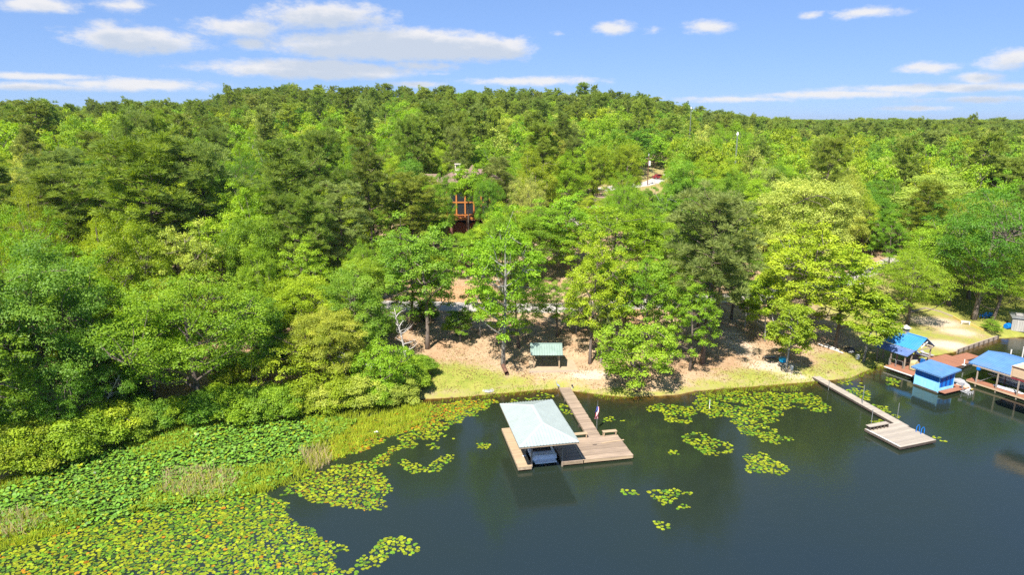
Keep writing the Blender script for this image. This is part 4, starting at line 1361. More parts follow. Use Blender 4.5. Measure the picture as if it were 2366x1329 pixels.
# litter and tufts that roughen the bank
def scatter_quads(name, n, box, mat, sizes, label, cond, seed, cat, flat=True):
    r = np.random.RandomState(seed)
    X, Y = r.uniform(box[0], box[1], n), r.uniform(box[2], box[3], n)
    s_ = shore_s(X, Y)
    ok = cond(X, Y, s_, r)
    X, Y = X[ok], Y[ok]
    Z = height(X, Y) + .035
    nn = r.normal(size=(len(X), 3)) * .35; nn[:, 2] = 1
    nn /= np.linalg.norm(nn, axis=1, keepdims=True)
    V = leaf_quads(r, np.stack([X, Y, Z], 1), nn, r.uniform(*sizes, len(X)), .7)
    o = mkobj(name, quads_mesh(name, V, np.clip(r.normal(.5, .3, len(X)), 0, 1), mat), kind='stuff')
    tag(o, label, cat)
    return o
lt = scatter_quads('leaf_litter', 26000, (-14, 50, 76, 112), M_LEAF, (.10, .24), 'fallen brown leaves strewn over the bank under the trees', lambda X, Y, s, r: (s > .8) & (vnoise(X, Y, 5, 91) + r.uniform(-.6, .6, len(X)) > -.1), 92, 'leaf litter')
lt.color = (.30, .185, .095, 1)
tf = grass_patch('bank_tufts', [[(960, 915), (985, 860), (1060, 835), (1150, 870), (1280, 885), (1420, 900), (1400, 912), (1280, 897), (1130, 908), (1000, 918)],
                                [(1600, 900), (1640, 870), (1740, 850), (1830, 870), (1930, 845), (2000, 835), (2000, 850), (1960, 872), (1880, 880), (1760, 890)],
                                [(2070, 700), (2180, 670), (2366, 660), (2366, 730), (2290, 740), (2200, 725)], [(2215, 800), (2270, 775), (2290, 778), (2225, 803)]], 16, .16, M_LEAF, 'short tufts of grass on bank and lawn', .5, .06)
tf.color = (.27, .33, .04, 1)

# ------------------------------------------------------------------ main dock and boathouse
UX = math.atan2(.196, .981)
DO = Vector((.66, 56.23, 0))


def planks(parent, origin, along, across, n, wdt, length, th, mat, gap=.012, jitter=.02, name='plank', seed=1, z=.0):
    """n planks side by side: 'along' = direction in which they follow one another, 'across' = long axis; share one mesh"""
    rr = random.Random(seed)
    me = MB().box((0, 0, 0), (length, wdt - gap, th)).mesh(name, mat)
    al, ac = Vector(along).normalized(), Vector(across).normalized()
    rz = math.atan2(ac.y, ac.x)
    for k in range(n):
        o = mkobj(name, me, parent, Vector(origin) + al * (wdt * (k + .5)) + ac * (length / 2 + rr.uniform(-jitter, jitter)) + Vector((0, 0, z - th / 2 + rr.uniform(-.006, .006))))
        o.rotation_euler = (rr.uniform(-.006, .006), 0, rz + rr.uniform(-.004, .004))


DZ = .50
dock = thing('boat_dock', 'weathered wooden dock with a long walkway and wide end platform', 'dock', DO, UX)
# platform: boards run along local x
planks(dock, (6.62, 1.50, DZ), (0, 1, 0), (1, 0, 0), 23, .2, 4.92, .05, M_PLANK, seed=2)
# walkway to the shore, slightly skewed
w0, w1 = Vector((8.42, 6.12, DZ)), Vector((8.97, 19.45, DZ))
wd = (w1 - w0).normalized(); wa = Vector((wd.y, -wd.x, 0))
planks(dock, w0, wd, wa, int((w1 - w0).length / .2), .2, 1.36, .05, M_PLANK, seed=3, jitter=.025)
for off in (.04, 1.30):
    b = MB(); p0 = w0 + wa * off; p1 = w1 + wa * off
    b.beam((p0.x, p0.y, DZ - .17), (p1.x, p1.y, DZ - .17), .06, .22); b.build('stringer', M_TIMBER, dock)
b = MB(); b.beam((6.62, 1.53, DZ - .19), (11.54, 1.53, DZ - .19), .06, .24); b.build('stringer', M_PLANK_NEW, dock)
b = MB(); b.beam((11.52, 1.5, DZ - .19), (11.52, 6.1, DZ - .19), .06, .24); b.build('stringer', M_TIMBER, dock)
b = MB(); b.beam((6.64, 6.1, DZ - .19), (11.5, 6.1, DZ - .19), .06, .24); b.build('stringer', M_TIMBER, dock)
b = MB(); b.beam((6.58, 1.48, DZ - .0), (6.58, 6.1, DZ - .0), .13, .05); b.build('edge_board', M_PLANK_NEW, dock)
for (x, y) in [(7.0, 2.0), (9.2, 2.0), (11.2, 2.0), (7.0, 5.7), (9.2, 5.7), (11.2, 5.7), (8.55, 9.5), (9.9, 9.5), (8.7, 13), (10.05, 13), (8.85, 16.3), (10.2, 16.3)]:
    MB().tube([(x, y, -2.2), (x, y, DZ - .07)], .09, 8).build('piling', M_DARKWOOD, dock)

bh = thing('boathouse', 'boathouse with a pale mint hipped metal roof over a boat slip', 'boathouse', DO, UX)
# slip decks
planks(bh, (.16, 1.32, DZ), (0, 1, 0), (1, 0, 0), 42, .2, 1.30, .05, M_PLANK_NEW, seed=5)
planks(bh, (4.55, 1.46, DZ), (0, 1, 0), (1, 0, 0), 42, .2, 1.94, .05, M_PLANK, seed=6)
for (x0, x1, y) in [(.16, 1.46, 1.34), (4.55, 6.5, 1.48), (.16, 1.46, 9.7), (4.55, 6.5, 9.84)]:
    MB().beam((x0, y, DZ - .19), (x1, y, DZ - .19), .06, .24).build('stringer', M_TIMBER, bh)
for x in (.2, 1.43, 4.58, 6.46):
    MB().beam((x, 1.4, DZ - .19), (x, 9.7, DZ - .19), .06, .24).build('stringer', M_TIMBER, bh)
for x in (1.52, 4.48):
    for y in (1.6, 4.3, 7.0, 9.5):
        MB().box((x, y, .9), (.13, .13, 4.5)).build('post', M_POST, bh)
# beams and rafters
EZ, RZ_ = 3.20, 4.08
for x in (1.52, 4.48):
    MB().beam((x, .4, EZ - .12), (x, 9.6, EZ - .12), .10, .22).build('beam', M_TIMBER, bh)
for y in (1.6, 4.3, 7.0, 9.5):
    MB().beam((.3, y + .09, EZ - .10), (5.35, y + .09, EZ - .10), .05, .18).build('tie_beam', M_TIMBER, bh)
E0 = [Vector(p) for p in ((0, 0, EZ), (5.63, 0, EZ), (5.63, 9.95, EZ), (0, 9.95, EZ))]
R0_, R1_ = Vector((2.82, 2.85, RZ_)), Vector((2.82, 6.98, RZ_))


def seam_slope(pts, mat, parent, name='roof_slope', pitch=.3, th=.04, rib=.065, eave=(0, 1)):
    """a metal roof slope: polygon pts with the eave edge first; raised ribs run up from the eave"""
    P_ = [Vector(p) for p in pts]
    ex = (P_[1] - P_[0]); L = ex.length; ex.normalize()
    nrm = None
    for q in P_[2:]:
        c = ex.cross(q - P_[0])
        if c.length > 1e-4:
            nrm = c.normalized(); break
    if nrm.z < 0:
        nrm = -nrm
    up = nrm.cross(ex).normalized()
    if up.z < 0:
        up = -up
    b = MB()
    n = len(P_)
    top = [p + nrm * 0 for p in P_]; bot = [p - nrm * th for p in P_]
    b.add(top + bot, [tuple(range(n)), tuple(range(2 * n - 1, n - 1, -1))] + [(k, n + k, n + (k + 1) % n, (k + 1) % n) for k in range(n)])
    # 2-D polygon in (along eave, up slope)
    Q = [((p - P_[0]).dot(ex), (p - P_[0]).dot(up)) for p in P_]
    x = min(q[0] for q in Q) + pitch * .5
    xm = max(q[0] for q in Q)
    while x < xm - .05:
        ys = []
        for k in range(n):
            (x0, y0), (x1, y1) = Q[k], Q[(k + 1) % n]
            if (x0 - x) * (x1 - x) < 0:
                ys.append(y0 + (y1 - y0) * (x - x0) / (x1 - x0))
        if len(ys) >= 2 and max(ys) - min(ys) > .12:
            a_ = P_[0] + ex * x + up * (min(ys) - .01) + nrm * (rib * .45); c_ = P_[0] + ex * x + up * (max(ys) - .05) + nrm * (rib * .45)
            sx = ex * .028; sn = nrm * rib * .5
            vs = []
            for p in (a_, c_):
                vs += [p - sx * 1.4 - sn, p + sx * 1.4 - sn, p + sx * .7 + sn, p - sx * .7 + sn]
            b.add(vs, [(0, 1, 2, 3), (7, 6, 5, 4), (1, 5, 6, 2), (2, 6, 7, 3), (3, 7, 4, 0)])
        x += pitch
    return b.build(name, mat, parent)


seam_slope([E0[0], E0[1], R0_], M_ROOF_MINT, bh)
seam_slope([E0[1], E0[2], R1_, R0_], M_ROOF_MINT, bh)
seam_slope([E0[2], E0[3], R1_], M_ROOF_MINT, bh)
seam_slope([E0[3], E0[0], R0_, R1_], M_ROOF_MINT, bh)


def cap(a, b_, parent, mat, wdt=.26, name='ridge_cap'):
    m_ = MB(); a, b_ = Vector(a), Vector(b_)
    d = (b_ - a).normalized(); sx = d.cross(Vector((0, 0, 1))).normalized()
    dr = .055
    vs = []
    for p in (a, b_):
        p = p + Vector((0, 0, .045))
        vs += [p - sx * wdt * .5 - Vector((0, 0, dr)), p, p + sx * wdt * .5 - Vector((0, 0, dr))]
    vs += [v - Vector((0, 0, .012)) for v in vs]
    m_.add(vs, [(0, 1, 4, 3), (1, 2, 5, 4), (6, 9, 10, 7), (7, 10, 11, 8), (0, 3, 9, 6), (2, 8, 11, 5), (0, 6, 7, 1), (1, 7, 8, 2), (3, 4, 10, 9), (4, 5, 11, 10)])
    return m_.build(name, mat, parent)


M_CAP = simple('mint_ridge_steel', (.42, .47, .45), .5, .05, 1.0, .5)
cap(R0_, R1_, bh, M_CAP, .34)
for e_, r_ in ((E0[0], R0_), (E0[1], R0_), (E0[2], R1_), (E0[3], R1_)):
    cap(e_ + (r_ - e_) * .02, r_, bh, M_CAP, .26)
for k in range(4):
    a_, b_ = E0[k], E0[(k + 1) % 4]
    c_ = Vector((2.82, 4.95, EZ))
    MB().beam(a_ + (c_ - a_) * .012 - Vector((0, 0, .11)), b_ + (c_ - b_) * .012 - Vector((0, 0, .11)), .04, .14).build('fascia', M_TIMBER, bh)
MB().box((1.2, 3.4, DZ + .01), (.32, .26, .02), .3).build('cleat_plate', M_WHITE, bh)

# --- the boat in the slip, stern to the camera
def hull_boat(name, label, loc, rz, L=6.0, W=2.42):
    t = thing(name, label, 'boat', loc, rz)
    st = [(0.0, .98, .42), (.15, 1.0, .42), (.35, 1.0, .44), (.55, .97, .50), (.75, .80, .60), (.9, .45, .72), (1.0, .04, .80)]
    def ring(f, hw, sheer, lo):
        y = f * L; w = hw * W / 2
        return [(-w * lo[0], y, lo[1]), (-w, y, sheer), (w, y, sheer), (w * lo[0], y, lo[1])]
    # lower hull (teal) and upper (white)
    b = MB(); vs = []
    for f, hw, sh in st:
        y = f * L; w = hw * W / 2
        kz = -.28 + .34 * max(0, f - .6) / .4
        vs += [(-w, y, sh - .10), (-w * .93, y, .10 + .25 * max(0, f - .6)), (0, y, kz), (w * .93, y, .10 + .25 * max(0, f - .6)), (w, y, sh - .10)]
    fs = []
    for i in range(len(st) - 1):
        for k in range(4):
            fs.append((i * 5 + k, i * 5 + k + 1, i * 5 + 5 + k + 1, i * 5 + 5 + k))
    fs.append((0, 1, 2, 3, 4))
    b.add(vs, fs); b.build('hull', M_TEAL, t)
    b = MB(); vs = []
    for f, hw, sh in st:      # topsides, gunwale, inner deck edge
        y = f * L; w = hw * W / 2
        vs += [(-w - .01, y, sh - .10), (-w, y, sh + .22), (-w * .80, y, sh + .27), (w * .80, y, sh + .27), (w, y, sh + .22), (w + .01, y, sh - .10)]
    fs = []
    for i in range(len(st) - 1):
        for k in (0, 1, 3, 4):
            fs.append((i * 6 + k, i * 6 + k + 1, i * 6 + 6 + k + 1, i * 6 + 6 + k))
        if i >= 4:
            fs.append((i * 6 + 2, i * 6 + 3, i * 6 + 9, i * 6 + 8))
    fs.append((0, 5, 4, 3, 2, 1))
    b.add(vs, fs); b.build('topside', M_GEL, t)
    MB().box((0, -.32, .30), (W * .86, .66, .09)).build('swim_platform', M_GEL, t)
    MB().box((0, .42, .70), (W * .78, .80, .12)).build('sun_deck', M_GEL, t)
    for x in (-.5, .5):
        MB().box((x, .03, .52), (.32, .05, .05)).build('stern_grip', M_DARK, t)
    for x in (-.42, .12, .5):
        MB().box((x, -.655, .30), (.34, .012, .06)).build('platform_trim', M_WHITE, t)
    MB().box((0, 2.4, .30), (W * .74, 3.1, .04)).build('cockpit_floor', M_SEAT, t)
    MB().box((0, .98, .58), (W * .74, .34, .46)).build('bench_seat', M_SEAT, t)
    for x in (-.62, .62):
        MB().box((x, 2.4, .52), (.5, .5, .2)).box((x, 2.15, .82), (.5, .1, .5)).build('helm_seat', M_OFFWHITE, t)
        MB().box((x * 1.05, 3.5, .72), (.7, .34, .5)).build('console', M_GEL, t)
    b = MB()
    for (x0, x1) in ((-1.0, -.35), (-.35, .35), (.35, 1.0)):
        y0 = 3.6 if x0 < -.9 else 3.95; y1 = 3.6 if x1 > .9 else 3.95
        b.add([(x0, y0, .85), (x1, y1, .85), (x1 * .94, y1 - .2, 1.28), (x0 * .94, y0 - .2, 1.28), (x0, y0 + .02, .85), (x1, y1 + .02, .85), (x1 * .94, y1 - .18, 1.28), (x0 * .94, y0 - .18, 1.28)],
              [(0, 1, 2, 3), (7, 6, 5, 4), (0, 4, 5, 1), (2, 6, 7, 3), (1, 5, 6, 2), (3, 7, 4, 0)])
    b.build('windshield', M_GLASS, t)
    b = MB().tube([(-1.02, 2.7, .7), (-1.0, 2.5, 1.5), (-.9, 2.45, 1.85), (.9, 2.45, 1.85), (1.0, 2.5, 1.5), (1.02, 2.7, .7)], .03, 6)
    b.build('tow_tower', M_GREYMETAL, t)
    MB().tube([(0, -.28, .26), (0, -.34, -.12)], .09, 8).box((0, -.36, -.05), (.14, .36, .12)).build('outdrive', M_DARK, t)
    MB().tube([(1.28, .55, .18), (1.32, .9, .30), (1.28, 1.2, .26)], [.05, .1, .04], 8).build('fender', M_WHITE, t)
    return t


def loc2(u, v, z=0):
    c, s_ = math.cos(UX), math.sin(UX)
    return Vector((DO.x + c * u - s_ * v, DO.y + s_ * u + c * v, z))


hull_boat('motor_boat', 'white and teal runabout moored under the mint-roofed boathouse', loc2(2.95, 2.35, .18), UX)

# benches, loose boards, flag, birds on the dock
def bench(u0, u1, v, label):
    t = thing('dock_bench', label, 'bench', loc2((u0 + u1) / 2, v, DZ), UX, 'benches on the main dock')
    w_ = u1 - u0
    for k in range(3):
        MB().box((0, -.16 + k * .165, .47), (w_, .155, .045)).build('seat_board', M_PLANK_NEW, t)
    for x in (-w_ / 2 + .12, w_ / 2 - .12):
        for y in (-.16, .16):
            MB().box((x, y, .222), (.09, .09, .445)).build('leg', M_PLANK_NEW, t)
        MB().box((x, 0, .40), (.05, .42, .09)).build('apron', M_PLANK_NEW, t)
    return t


bench(6.72, 8.32, 6.02, 'low wooden bench at the boathouse side of the dock platform')
bench(9.95, 11.45, 6.0, 'low wooden bench at the open water corner of the dock platform')
p = loc2(10.55, 4.55, DZ + .01)
o = MB().box((0, 0, .03), (2.45, .13, .045)).build('loose_board', M_PLANK_NEW); o.location = p; o.rotation_euler = (0, 0, UX + .10)
tag(o, 'long loose board lying across the dock platform', 'board')
o = MB().box((0, 0, .03), (.42, .09, .04)).build('loose_board', M_DARKWOOD); o.location = loc2(8.55, 4.25, DZ + .01); o.rotation_euler = (0, 0, UX - .05)
tag(o, 'short dark loose board lying on the dock platform', 'board')
fl = thing('flag_pole', 'pole with a furled red, white and blue flag beside the dock walkway', 'flag', loc2(10.12, 8.35, 0), UX)
MB().tube([(0, 0, -1.2), (0, 0, 2.2), (.05, .02, 3.35)], [.03, .026, .012], 8).build('pole', M_GREYMETAL, fl)
def flag_strip(name, mat, x0, w_, z0, z1, ph):
    b = MB(); n = 9; vs = []
    for i in range(n):
        f = i / (n - 1); z = z1 + (z0 - z1) * f
        sw = .04 * math.sin(f * 5 + ph)
        vs += [(x0 + sw - .14 * f * (x0 < 0), -.05 + .05 * math.sin(f * 7 + ph), z), (x0 + w_ + sw - .14 * f * (x0 < 0), -.05 + .05 * math.cos(f * 6 + ph), z - .04),
               (x0 + w_ + sw, .0 + .05 * math.cos(f * 6 + ph), z - .04), (x0 + sw, .0 + .05 * math.sin(f * 7 + ph), z)]
    fs = []
    for i in range(n - 1):
        for k in range(4):
            fs.append((i * 4 + k, i * 4 + (k + 1) % 4, i * 4 + 4 + (k + 1) % 4, i * 4 + 4 + k))
    b.add(vs, fs); b.build(name, mat, fl)
flag_strip('canton', M_FLAGBLUE, -.10, .16, 2.05, 2.75, .2)
for k, (m_, x_) in enumerate([(M_FLAGRED, -.16), (M_WHITE, -.10), (M_FLAGRED, -.04), (M_WHITE, .02), (M_FLAGRED, .08)]):
    flag_strip('stripe', m_, x_, .065, 1.35, 2.1 if k < 3 else 2.7, .2 + k * .2)

def heron(loc, rz, label):
    t = thing('heron', label, 'bird', loc, rz)
    b = MB()
    b.tube([(-.34, 0, .46), (-.22, 0, .52), (-.05, 0, .60), (.10, 0, .66), (.19, 0, .76), (.17, 0, .90), (.23, 0, 1.0), (.27, 0, 1.06), (.33, 0, 1.07), (.36, 0, 1.065)], [.02, .075, .125, .105, .055, .035, .032, .042, .035, .015], 9)
    b.build('body', M_HERON, t, True)
    MB().tube([(.35, 0, 1.065), (.52, 0, 1.045)], [.017, .003], 6).build('beak', M_YELLOW, t)
    for y in (-.045, .045):
        MB().tube([(.02, y, .52), (-.03, y, .28), (.01, y, .0)], [.018, .011, .011], 5).box((.05, y, .008), (.13, .05, .012)).build('leg', M_DARK, t)
    return t
p = ground(1289, 902)
heron((p.x, p.y, p.z), R(140), 'grey-blue heron standing at the shore end of the dock walkway')
p = ground(1322, 900)
t = thing('post_light', 'small dark post light at the shore end of the dock', 'lamp', (p.x, p.y, p.z - .02))
MB().tube([(0, 0, -.1), (0, 0, .34)], .03, 7).build('post', M_WHITE, t)
MB().tube([(0, 0, .34), (0, 0, .38), (0, 0, .50), (0, 0, .56)], [.07, .12, .13, .03], 8).build('lamp_head', M_DARK, t)

# white egrets at the marsh
for (px, py, lab) in [(959, 934, 'white post marker standing in the shallow channel left of the boathouse')]:
    p = on_plane(px, py)
    t = thing('marker_post', lab, 'post', (p.x, p.y, -.1))
    MB().tube([(0, 0, -.8), (0, 0, .55), (.01, 0, .62)], [.09, .09, .03], 8).build('post', M_WHITE, t)
    MB().tube([(0, 0, .2), (0, 0, .26)], .10, 8).build('band', M_GREYTARP, t)
p = on_plane(870, 1003)
o = MB().tube([(-.24, 0, .12), (-.12, 0, .17), (.05, .02, .18), (.2, 0, .13)], [.04, .1, .1, .05], 8).build('float_jug', M_WHITE, None, True)
o.location = (p.x, p.y, .05); tag(o, 'white plastic jug adrift on the marsh grass', 'jug')
p = on_plane(1639, 945)
t = thing('pipe_stake', 'thin white pipe standing upright in the right lily island', 'post', (p.x, p.y, 0))
MB().tube([(0, 0, -1.0), (0, 0, 1.05)], .035, 7).build('pipe', M_WHITE, t); MB().tube([(0, 0, 1.0), (0, 0, 1.08)], .045, 7).build('cap', M_OFFWHITE, t)

# ------------------------------------------------------------------ shelter on the bank
pv = thing('picnic_shelter', 'open wooden shelter with a green metal gable roof on the bank', 'shelter', (0, 0, 0))
PZ = PAV_Z
for x in (2.75, 5.95):
    for y in (81.35, 84.0):
        MB().box((x, y, PZ + .98), (.14, .14, 1.98)).build('post', M_PLANK_NEW, pv)
for y in (81.35, 84.0):
    MB().beam((2.35, y, PZ + 2.04), (6.35, y, PZ + 2.04), .09, .18).build('beam', M_TIMBER, pv)
for x in (2.5, 3.6, 4.7, 5.8, 6.2):
    b = MB(); b.beam((x, 80.75, 3.27), (x, 82.68, 4.08), .05, .12); b.build('rafter', M_TIMBER, pv)
    b = MB(); b.beam((x, 84.61, 3.27), (x, 82.68, 4.08), .05, .12); b.build('rafter', M_TIMBER, pv)
seam_slope([(2.32, 80.65, 3.31), (6.38, 80.65, 3.31), (6.38, 82.68, 4.19), (2.32, 82.68, 4.19)], M_ROOF_GREEN, pv, pitch=.32)
seam_slope([(6.38, 84.71, 3.31), (2.32, 84.71, 3.31), (2.32, 82.68, 4.19), (6.38, 82.68, 4.19)], M_ROOF_GREEN, pv, pitch=.32)
cap((2.32, 82.68, 4.2), (6.38, 82.68, 4.2), pv, M_ROOF_GREEN, .3)
MB().slab([(2.2, 80.45, PZ), (8.3, 80.75, PZ), (8.0, 84.6, PZ), (2.2, 84.6, PZ)], .5).build('floor_pad', M_PADWOOD, pv)
MB().beam((2.1, 80.38, PZ - .12), (8.35, 80.68, PZ - .12), .12, .22).build('edge_timber', M_POST, pv)
MB().beam((3.4, 80.15, PZ - .25), (6.2, 80.28, PZ - .27), .14, .07).build('step_board', M_PLANK_NEW, pv)

# odds and ends on the bank
p0, p1 = ground(1163, 848), ground(1168, 866)
t = thing('rusty_pipe', 'rusty brown pipe lying at the foot of the tall pale-trunked tree', 'pipe', (0, 0, 0))
a_ = Vector((p0.x, p0.y - .5, p0.z + .30)); b_ = Vector((p1.x + .15, p1.y - .3, p1.z + .26))
m_ = MB(); n = 14
for (ra, rb, s_) in ((.26, .26, 1), (.22, .22, -1)):
    m_.tube([a_, b_], [ra, rb], n, False)
m_.build('pipe_wall', M_RUST, t, True)
for f in (.0, .5, 1.0):
    q = a_ + (b_ - a_) * f; d = (b_ - a_).normalized() * .05
    m_ = MB(); m_.tube([q - d, q + d], .285, 14, False); m_.build('collar', M_RUST, t)
p = ground(1058, 775)
t = thing('tree_stump', 'dark broken stump in the shade left of the tall pale-trunked tree', 'stump', (p.x, p.y, p.z - .1))
MB().tube([(0, 0, -.2), (.02, 0, .25), (.0, .05, .9), (.1, .05, 1.5)], [.42, .3, .26, .14], 9).build('wood', M_BARK, t)
MB().tube([(.3, .1, -.1), (.5, .3, .5), (.45, .35, 1.1)], [.2, .15, .06], 7).build('split_limb', M_DARKWOOD, t)
p = ground(1128, 903)
t = thing('fire_ring', 'small pale ring of ash and stones on the grass', 'fire pit', (p.x, p.y, p.z))
MB().tube([(0, 0, -.05), (0, 0, .05)], [.55, .45], 12).build('ash', M_GREYTARP, t)
for k in range(9):
    a0 = k * .7
    MB().tube([(math.cos(a0) * .62, math.sin(a0) * .5, -.05), (math.cos(a0) * .62, math.sin(a0) * .5, .09)], [.14, .08], 6).build('stone', M_CONC, t)
p = ground(1778, 828)
t = thing('log_bench', 'grey sawn log lying on the sandy bank', 'log', (p.x, p.y, p.z), R(8))
MB().box((0, 0, .22), (1.75, .34, .16)).build('half_log', M_PLANK_GREY, t)
for x in (-.6, .6):
    MB().box((x, 0, .06), (.2, .28, .16)).build('support', M_DARKWOOD, t)
p = ground(1808, 838)
t = thing('blue_tub', 'bright blue plastic tub beside the small yellow-green tree', 'tub', (p.x, p.y, p.z))
MB().tube([(0, 0, .05), (0, 0, .12), (0, 0, .52), (0, 0, .62), (0, 0, .66)], [.4, .46, .52, .5, .2], 14).build('tub', simple('cyan_plastic', (.0, .30, .55), .4, .1, 2, .4), t)
MB().tube([(0, 0, -.05), (0, 0, .06)], .42, 12).build('base_ring', M_DARK, t)
def bucket(px, py, lab, r_=.2, h_=.42):
    p = ground(px, py)
    t = thing('bucket', lab, 'bucket', (p.x, p.y, p.z - .02))
    MB().tube([(0, 0, 0), (0, 0, h_)], [r_ * .85, r_], 12).build('pail', M_WHITE, t)
    MB().tube([(0, 0, h_), (0, 0, h_ + .03)], r_ * 1.08, 12).build('rim', M_OFFWHITE, t)
    MB().tube([(-r_, 0, h_), (-r_ * .6, 0, h_ + .14), (r_ * .6, 0, h_ + .14), (r_, 0, h_)], .012, 5).build('handle', M_GREYMETAL, t)
bucket(1828, 855, 'white bucket under the small yellow-green tree by the blue tub', .24, .5)
bucket(1981, 830, 'white bucket beside the trunk near the blue-roofed dock shelter', .28, .5)
for k, (a0, b0, lab) in enumerate([((1890, 797), (1948, 818), 'long white pipe lying past the trunk of the yellow-green tree'), ((1905, 797), (1938, 812), 'shorter white pipe lying behind the long one')]):
    pa, pb = ground(*a0), ground(*b0)
    o = MB().tube([(pa.x, pa.y, pa.z + .09), (pb.x, pb.y, pb.z + .09)], .07, 8).build('plastic_pipe', M_WHITE)
    tag(o, lab, 'pipe')
p = ground(1962, 815)
t = thing('black_tarp_heap', 'dark lumpy heap by the trunk near the white pipes', 'heap', (p.x, p.y, p.z))
MB().tube([(-.7, 0, .0), (-.4, .1, .22), (0, 0, .34), (.4, -.1, .26), (.75, 0, .05)], [.12, .38, .46, .4, .14], 9).build('cover', M_DARK, t)
MB().tube([(-.3, -.3, .1), (.2, -.45, .2), (.5, -.3, .1)], [.1, .2, .1], 8).build('roll', M_GREYTARP, t)

# ------------------------------------------------------------------ second dock with ladder
A2 = on_plane(1890, 873, .4)
rd = thing('swim_dock', 'narrow grey dock ending in a square platform with a blue ladder', 'dock', (0, 0, 0))
q0, q1 = Vector((38.35, 80.9, .42)), Vector((41.55, 66.3, .42))
qd = (q1 - q0).normalized(); qa = Vector((-qd.y, qd.x, 0))
planks(rd, q0 - qa * .52, qd, qa, int((q1 - q0).length / .22), .22, 1.04, .05, M_PLANK_GREY, seed=11)
for s_ in (-.48, .48):
    a_, b_ = q0 + qa * s_, q1 + qa * s_
    MB().beam((a_.x, a_.y, .26), (b_.x, b_.y, .26), .06, .22).build('stringer', M_DARKWOOD, rd)
c0 = Vector((38.45, 61.75, .42)); px_ = Vector((.942, .335, 0)).normalized(); py_ = Vector((-.335, .942, 0)).normalized()
planks(rd, c0, py_, px_, 22, .2, 4.75, .05, M_PLANK_GREY, seed=12)
for (f0, f1) in ((c0, c0 + px_ * 4.75), (c0 + px_ * .02, c0 + py_ * 4.4), (c0 + px_ * 4.73, c0 + px_ * 4.73 + py_ * 4.4)):
    MB().beam((f0.x, f0.y, .27), (f1.x, f1.y, .27), .06, .24).build('stringer', M_DARKWOOD, rd)
MB().beam((c0 + px_ * .04 + py_ * .1) + Vector((0, 0, .02)), (c0 + px_ * .04 + py_ * 4.2) + Vector((0, 0, .02)), .07, .05).build('edge_pipe', M_WHITE, rd)
for (u, v) in ((.3, .3), (4.4, .3), (.3, 4.1), (4.4, 4.1), (2.4, 2.2)):
    p = c0 + px_ * u + py_ * v
    MB().tube([(p.x, p.y, -2.2), (p.x, p.y, .33)], .09, 8).build('piling', M_DARKWOOD, rd)
for k in range(5):
    p = q0 + qd * (1.5 + k * 3)
    MB().tube([(p.x, p.y, -2), (p.x, p.y, .34)], .08, 8).build('piling', M_DARKWOOD, rd)
bm = c0 + px_ * 1.35 + py_ * 4.05
t = thing('dock_bench', 'grey wooden bench along the back of the ladder dock platform', 'bench', (bm.x, bm.y, .42), math.atan2(px_.y, px_.x))
for k in range(3):
    MB().box((0, -.2 + k * .2, .44), (2.7, .19, .045)).build('seat_board', M_PLANK_GREY, t)
for x in (-1.2, -.72, -.24, .24, .72, 1.2):
    MB().box((x, 0, .208), (.07, .5, .415)).build('leg', M_DARKWOOD, t)
def pole(px, py, tpy, lab, r_=.035, mat=None, z=0.0):
    p = on_plane(px, py, z)
    ry = pix_ray(px, tpy); h_ = CAM_H + ry[2] * p.y / ry[1]
    t = thing('mooring_pole', lab, 'pole', (p.x, p.y, 0))
    MB().tube([(0, 0, -1.5), (.0, 0, h_)], r_, 7).build('pipe', mat or M_GREYMETAL, t)
    MB().tube([(0, 0, h_), (0, 0, h_ + .05)], r_ * 1.25, 7).build('cap', mat or M_GREYMETAL, t)
pole(1991, 942, 892, 'tall thin steel pole halfway along the ladder dock')
pole(1914, 902, 880, 'thin steel pole near the shore end of the ladder dock')
pole(2011, 993, 948, 'thin steel pole at the bench corner of the ladder dock')
pole(2073, 967, 933, 'steel pole at the right side where walkway meets ladder dock platform')
pole(1882, 876, 866, 'short grey stake where the ladder dock meets the bank', .04, M_POST)
lp = c0 + px_ * 4.72 + py_ * 1.75
t = thing('dock_ladder', 'blue curved handrails of a ladder on the grey dock platform', 'ladder', (lp.x, lp.y, .42), math.atan2(px_.y, px_.x))
for y in (-.28, .28):
    MB().tube([(-.32, y, 0), (-.30, y, .55), (-.18, y, .72), (.0, y, .72), (.12, y, .55), (.14, y, -.9)], .035, 8).build('handrail', M_BLUE, t)
for z in (-.2, -.5, -.8):
    MB().box((.14, 0, z), (.09, .54, .03)).build('rung', M_BLUE, t)

# ------------------------------------------------------------------ blue-roofed docks at the right
FA_ = math.atan2(-.896, .445)      # local x runs along the ridges, towards the camera
FO = Vector((51.17, 83.45, 0))     # foot of the shelter's front corner post
def fr(u, v, z=0):
    c, s_ = math.cos(FA_), math.sin(FA_)
    return Vector((FO.x + c * u - s_ * v, FO.y + s_ * u + c * v, z))
def inv(p):
    d = Vector((p[0] - FO.x, p[1] - FO.y)); c, s_ = math.cos(FA_), math.sin(FA_)
    return (d.x * c + d.y * s_, -d.x * s_ + d.y * c)
